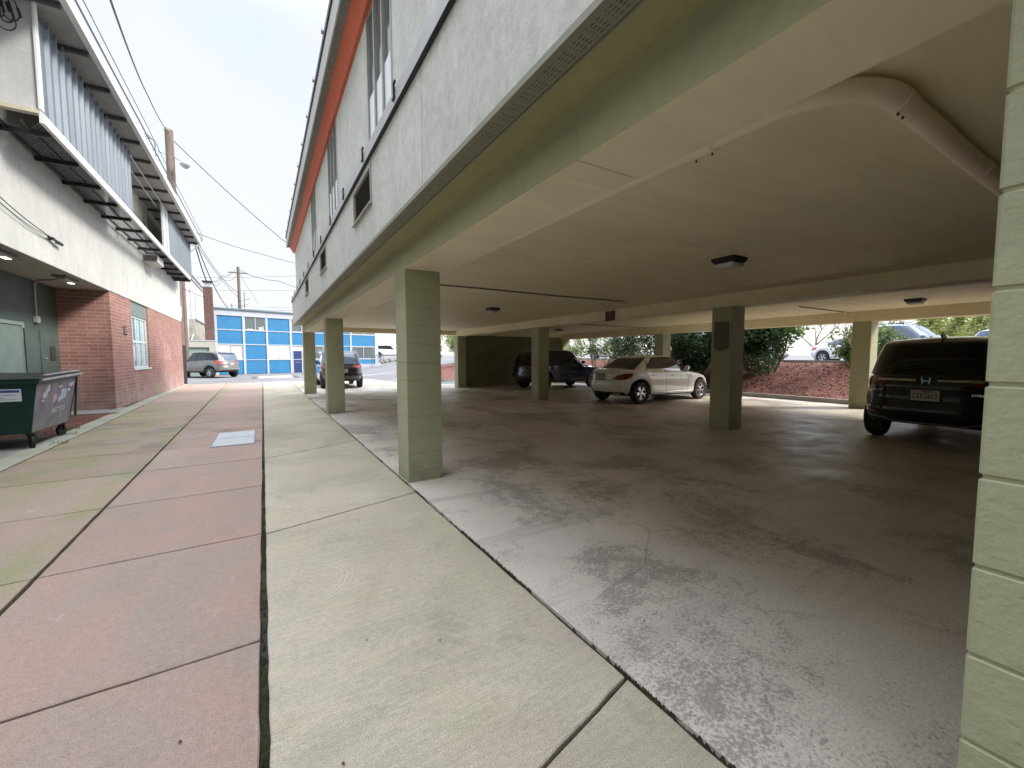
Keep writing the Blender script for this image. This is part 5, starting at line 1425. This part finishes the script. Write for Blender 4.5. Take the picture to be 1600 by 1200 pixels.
MB().prism([(.09,1.165),(-.09,1.165),(-.13,1.10),(-.08,1.03),(.08,1.03),(.13,1.10)], 'x', hx-.022, hx-.005).build('emblem_base', TRIMB, T_, bevel=.004)
text_mesh('badge', 'CR-V', .075, CHROME, (-2.405,.62,.93), (0,-1,0), (0,0,1), T_, .003, sx=1.3)
text_mesh('badge', 'HYBRID', .045, CHROME, (-2.412,-.62,.90), (0,-1,0), (0,0,1), T_, .003, sx=1.3)
A['patch']('bumper_cladding', [(-.90,.40),(.90,.40),(.92,.60),(-.92,.60)], 180, TRIMB, .010, .06)
A['strip']('bumper_trim', [(-.88,.46),(-.55,.44),(-.45,.40),(.45,.40),(.55,.44),(.88,.46)], 180, .03, GREYM, .014)
for s in (-1,1): A['patch']('rear_reflector', [(s*.62,.52),(s*.84,.53),(s*.84,.57),(s*.62,.565)], 180, TAIL, .016)
A['strip']('tailgate_crease', [(-.75,.80),(-.50,.97),(.50,.97),(.75,.80)], 180, .014, BLACKM, .002)
MB().add([(-1.72,-.015,1.80),(-1.50,-.02,1.80),(-1.50,.02,1.80),(-1.72,.015,1.80),(-1.72,0,1.90),(-1.66,0,1.905)], [(0,1,5,4),(3,2,5,4),(0,3,4),(1,2,5)]).build('roof_fin', TRIMB, T_)
MB().bar((-2.30,.02,1.40),(-2.26,.55,1.30),.02).build('rear_wiper', BLACKM, T_)
# dark car by the end wall
A = make_car('navy_suv', 'dark navy SUV parked in shadow by the end wall behind the slim column', 'car', NAVYC, var(SUV, W=1.95), (12.35,16.2,0), 0)
rear_kit(A, 1.95, 1.03, False, None)
# dark SUV beyond the front columns, tail to the camera
A = make_car('black_suv', 'black SUV seen from behind through the second and third front columns', 'car', PLUM, var(SUV, W=1.93, rearglass=CGLASSB), (3.35,23.3,0), rad(88), glass=CGLASSB)
rear_kit(A, 1.93, 1.06, False, 'BSD2306', .86, TAILB)
# warm grey SUV parked left
A = make_car('warm_grey_suv', 'warm grey SUV parked in front of the blue panelled building', 'car', GREYC, var(SUV, sill=.36, rearglass=CGLASSB), (-3.72,39.3,0), rad(180-47))
rear_kit(A, 1.98, 1.08, False, 'AKV7719', .98, TAILB)
A['T'].scale = (1.07,1.07,1.07)
A['patch']('spoiler', [(-.62,1.66),(.62,1.66),(.60,1.72),(-.60,1.72)], 180, TRIMB, .05, .1)
A['strip']('bumper_chrome', [(-.8,.62),(.8,.62)], 180, .05, GREYM, .012)
# cars up in the lot
def lotcar(nm, label, paint, P, x, y, rz, glass=CGLASSB, lampz=1.02, sedan=False, H=None):
    A = make_car(nm, label, 'car', paint, P, (x, y, lotz(x,y)-.005), rz, detail=1, glass=glass)
    rear_kit(A, P['W'], lampz, sedan, None, red=TAILB); return A
A = lotcar('sky_blue_suv', 'pale blue SUV with roof rack parked in the upper lot above the bark slope', BLUEC, SUV, 25.7, 7.15, rad(-90))
for s in (-1,1): MB().bar((-1.6,s*.62,1.86),(.3,s*.62,1.86),.03).box(-1.3,-1.26,s*.6,s*.64,1.78,1.86).box(.0,.04,s*.6,s*.64,1.78,1.86).build('roof_rail', BLACKM, A['T'])
MB().bar((-.4,-.62,1.89),(-.4,.62,1.89),.05,.03).build('roof_bar', BLACKM, A['T'])
lotcar('white_lot_sedan', 'bright white sedan with red tail lamps parked behind the pale blue SUV', WHITECAR, var(SEDAN, clad=0), 31.2, 11.0, rad(-90), sedan=True)
lotcar('white_lot_suv', 'white car parked side on behind the forked leafy shrub', WHITECAR, var(SEDAN, W=2.0), 20.75, 20.3, rad(90), sedan=True)
lotcar('dark_lot_sedan', 'dark car mostly hidden behind the dense dark shrubs', NAVYC, SEDAN, 21.2, 14.0, rad(90), sedan=True)
lotcar('silver_lot_suv', 'silver car at the far right of the lot above the dark SUV roof', SILV, var(SUV), 32.5, 4.2, rad(-90))
lotcar('charcoal_lot_sedan', 'charcoal car parked in the lot left of the bright white sedan', DARKG, SEDAN, 31.0, 17.3, rad(-90), sedan=True)
lotcar('white_pickup', 'left one of two white vehicles parked up the slope beyond the blue building', WHITECAR, var(SUV, W=2.1), 15.4, 59.5, rad(-15), glass=CGLASS)
lotcar('white_van', 'right one of two white vehicles parked up the slope, partly behind the thick column', WHITECAR, var(SUV, W=2.1), 21.5, 61, rad(-10), glass=CGLASS)
for i in range(9):
    x = 11.6+i*.62+random.uniform(-.1,.1); y = 50.6+random.uniform(-.3,.3)+i*.25; r = random.uniform(.3,.48)
    bm = bmesh.new(); bmesh.ops.create_icosphere(bm, subdivisions=3, radius=r)
    for v in bm.verts: v.co *= 1+.28*mnoise.noise(v.co*2.4+Vector((i*3,0,0))); v.co.z *= .75
    me = bpy.data.meshes.new('boulder'); bm.to_mesh(me); bm.free(); me.materials.append(plain('boulder_grey', (.17,.17,.155), .9, var=.35, scale=3)) if i == 0 else me.materials.append(bpy.data.materials['boulder_grey'])
    o = bpy.data.objects.new('boulder', me); COL.objects.link(o); o.location = (x, y, gh(x,y)+r*.35)
    tag(o, 'rough grey boulder in the row along the far slope edge', 'boulder', 'boulders along the far slope edge')

# ------------------------------------------------------------------ vegetation
def leaves(mb, c, rad3, n, size, rnd, gap=.0, flat=.6, nz=1.6, mats=1):
    """leaf sized faces in a lumpy volume around c; gaps come from a noise field"""
    c = Vector(c); k = 0; tries = 0
    while k < n and tries < n*8:
        tries += 1
        d = Vector((rnd.gauss(0,1), rnd.gauss(0,1), rnd.gauss(0,1))); d.normalize()
        r = rnd.random()**.45
        p = Vector((d.x*rad3[0], d.y*rad3[1], d.z*rad3[2]))*r
        p *= 1 + .35*mnoise.noise(d*1.7 + c)
        q = c + p
        if mnoise.noise(q*nz) < gap: continue
        k += 1
        out = (p.normalized()*.6 + Vector((rnd.uniform(-1,1), rnd.uniform(-1,1), rnd.uniform(-.6,.9)))).normalized()
        up = Vector((rnd.uniform(-1,1), rnd.uniform(-1,1), rnd.uniform(.1,1.2))).normalized()
        sd_ = out.cross(up)
        if sd_.length < .05: continue
        sd_.normalize(); s = size*rnd.uniform(.6,1.3)
        a = q; b_ = q + out*s; m = q + out*s*.5
        mb.add([a, m+sd_*s*.22-up*s*.04, b_-up*s*.08, m-sd_*s*.22-up*s*.04], [(0,1,2,3)], rnd.randrange(mats) if mats > 1 else 0)
def branchy(mb, p, d, L, r, depth, rnd, tips, spread=.6, lift=.1):
    p = Vector(p); d = Vector(d).normalized(); pts = [p]; n = 4
    for k in range(n):
        d = (d + Vector((rnd.uniform(-1,1), rnd.uniform(-1,1), rnd.uniform(-.5,1)*lift*4))*.16).normalized()
        pts.append(pts[-1] + d*L/n)
    mb.tube(pts, [r*(1-.45*k/n) for k in range(n+1)], 6 if depth > 1 else 4, cap=False)
    tips.append(pts[-1])
    if depth > 0:
        for k in range(rnd.choice((2,3,3))):
            v = (d + Vector((rnd.uniform(-1,1), rnd.uniform(-1,1), rnd.uniform(-.4,.8)))*spread).normalized()
            branchy(mb, pts[rnd.choice((2,3,4))], v, L*rnd.uniform(.55,.8), r*.55, depth-1, rnd, tips, spread, lift)
def addlow(lm, h, w, n, size, rnd, gap):
    for k in range(12):
        a = rnd.uniform(0,2*pi); q = w*rnd.uniform(.2,.8)
        leaves(lm, (q*cos(a), q*sin(a), h*rnd.uniform(.12,.6)), (w*.36, w*.36, h*.14), n//14, size, rnd, gap)
def shrub(name, label, x, y, h, w, leafmat, n, seed, stems=4, size=.13, crown=.55, gap=-.05, bark=LIGHTBARK, group=None, lean=0):
    rnd = random.Random(seed); z = gh(x,y); t = thing(name, label, 'shrub' if h < 3.2 else 'tree', (x,y,z), group=group)
    tr = MB(); tips = []
    for k in range(stems):
        a = 2*pi*k/stems + rnd.uniform(-.4,.4)
        branchy(tr, (.10*cos(a), .10*sin(a), -.05), (cos(a)*.45+lean*.0, sin(a)*.45, 1.0), h*.5, .028+.012*h/2, 2, rnd, tips, .6)
    tr.build('trunk', bark, t, smooth=True)
    lm = MB()
    hi = [p for p in tips if p.z > h*(1-crown)*.8] or tips
    for p in hi:
        q = Vector((max(-w,min(w,p.x)), max(-w,min(w,p.y)), min(p.z, h*.92)))
        leaves(lm, q, (w*.34, w*.34, h*.13), n//len(hi), size, rnd, gap)
    if crown > .75: addlow(lm, h, w, n, size, rnd, gap)
    lm.build('crown', leafmat, t, fix=False); return t
LEAFDX = LEAFD
shrub('rhododendron', 'forked pale stemmed leafy shrub behind the boot of the white sedan', 16.6, 18.1, 3.0, 1.3, LEAFM, 2600, 3, stems=4, size=.15, crown=.5, gap=.0)
shrub('rhododendron', 'second multi stemmed leafy shrub rising just right of the pale forked one', 16.8, 15.6, 3.2, 1.3, LEAFD, 3200, 5, stems=5, size=.15, crown=.55, gap=-.05, bark=BARK)
shrub('rhododendron', 'third leafy shrub left of the slim rear column above the white sedan roof', 16.9, 13.9, 3.2, 1.2, LEAFD, 3000, 8, stems=5, size=.15, crown=.6, gap=-.05, bark=BARK)
shrub('rhododendron', 'dense dark shrub between the slim rear column and the middle green column', 17.0, 11.9, 3.2, 1.5, LEAFD, 6500, 13, stems=5, size=.15, crown=.8, gap=-.25, bark=BARK)
shrub('rhododendron', 'largest dense dark shrub on the bark slope right of the middle green column', 17.6, 9.75, 3.3, 1.6, LEAFD, 8500, 21, stems=6, size=.16, crown=.9, gap=-.2, bark=BARK)
shrub('rhododendron', 'dark leafy shrub whose light tips reach over the charcoal car', 17.9, 9.1, 3.1, 1.1, LEAFM, 2400, 22, stems=3, size=.16, crown=.42, gap=-.05, bark=BARK)
shrub('rhododendron', 'sparse yellow green shrub seen past the corner of the dark end wall', 16.2, 20.6, 3.0, 1.2, LEAFM, 2400, 31, stems=4, size=.15, crown=.6, gap=.02)
shrub('low_shrub', 'low green shrub left of the rear right column', 18.8, 6.75, 1.35, .42, LEAFM, 1300, 41, stems=5, size=.12, crown=1, gap=-.3)
shrub('low_shrub', 'low green shrub just right of the rear right column', 18.8, 6.05, 1.45, .7, LEAFM, 2200, 43, stems=5, size=.12, crown=1, gap=-.3)
shrub('low_shrub', 'low green shrub above the roof edge of the dark grey SUV', 18.9, 5.2, 1.0, .6, LEAFM, 1200, 47, stems=4, size=.12, crown=1, gap=-.3)
shrub('corner_shrub', 'bright yellow green shrub on bare stems between the thick column and end wall', 13.0, 29.6, 2.7, 1.25, LEAFB, 5200, 51, stems=5, size=.16, crown=.62, gap=-.12)
shrub('corner_shrub', 'rounded bright shrub behind the one next to the thick column', 15.2, 32.2, 2.3, 1.2, LEAFB, 3800, 53, stems=5, size=.16, crown=.7, gap=-.12)
def bare_tree(label, x, y, h, seed, mat=TWIG, depth=5):
    rnd = random.Random(seed); z = lotz(min(x,60),y)*(1 if x > 19 else 0); t = thing('bare_tree', label, 'tree', (x,y,z), group='bare trees beyond the lot')
    mb = MB(); tips = []; mb.tube([(0,0,-.2),(0,0,h*.3)], [.14,.10], 8)
    mb.build('trunk', mat, t); mb = MB()
    for k in range(4): branchy(mb, (0,0,h*(.18+.04*k)), (cos(k*1.6+seed)*.7,sin(k*1.6+seed)*.7,1), h*.34, .07, depth, rnd, tips, .65)
    mb.build('limbs', mat, t); return t
bare_tree('reddish bare tree beyond the white sedan in the upper lot', 46, 19.4, 6.0, 2)
bare_tree('wide bare tree above the roof of the pale blue SUV', 52, 18.2, 6.2, 4)
bare_tree('bare twiggy tree right of the pale blue SUV roof', 47, 14.2, 5.8, 6)
bare_tree('faint bare tree beyond the slope right of the blue panelled building', 36, 92, 8.5, 9)
def conifer(label, x, y, h, w, seed, mat=LEAFY):
    rnd = random.Random(seed); z = lotz(min(x,60),y); t = thing('conifer', label, 'tree', (x,y,z), group='yellow green conifers beyond the lot')
    MB().tube([(0,0,-.2),(0,0,h)], [.15,.03], 8).build('trunk', BARK, t)
    mb = MB()
    for k in range(13):
        zz = h*(.10+.88*k/13); rr = w*(1-k/13.5)*rnd.uniform(.8,1.1)
        nb = 7
        for j in range(nb):
            a = 2*pi*j/nb + rnd.uniform(-.3,.3)
            for q in (.45,.8): leaves(mb, (rr*q*cos(a), rr*q*sin(a), zz-.12*q*rr), (rr*.28, rr*.28, .22), 26, .26, rnd, -.35)
    mb.build('crown', mat, t, fix=False); return t
conifer('yellow green conifer above the bonnet of the pale blue SUV', 50, 12.4, 5.8, 2.6, 1)
conifer('pale conifer nearest the big green pier at the right', 46, 8.4, 5.2, 2.4, 2)
conifer('tall conifer between the bare trees past the lot', 62, 14.6, 6.6, 2.6, 3)
conifer('short bushy conifer far right beyond the silver car', 50, 10.4, 4.8, 2.5, 4)
# weeds at the foot of the brick corner and the curb
wd = MB(); rnd = random.Random(5)
for (x, y, n, r) in ((-3.72,15.9,60,.25),(-3.45,14.9,50,.2),(-3.5,12.2,60,.35),(-3.3,11.3,50,.35),(-3.1,10.2,30,.3),(-3.7,21.5,30,.3)):
    for k in range(n):
        a = rnd.uniform(0,2*pi); q = rnd.random()*r; p = Vector((x+q*cos(a)*.4, y+q*sin(a), .0)); h = rnd.uniform(.03,.10)
        e = Vector((rnd.uniform(-.03,.03), rnd.uniform(-.03,.03), h)); wdt = Vector((cos(a),sin(a),0))*.006
        wd.add([p-wdt, p+wdt, p+e], [(0,1,2)])
struct(wd.build('weeds', m_leaf('weed_green', (.16,.20,.06), (.30,.33,.12)), fix=False), 'stuff')
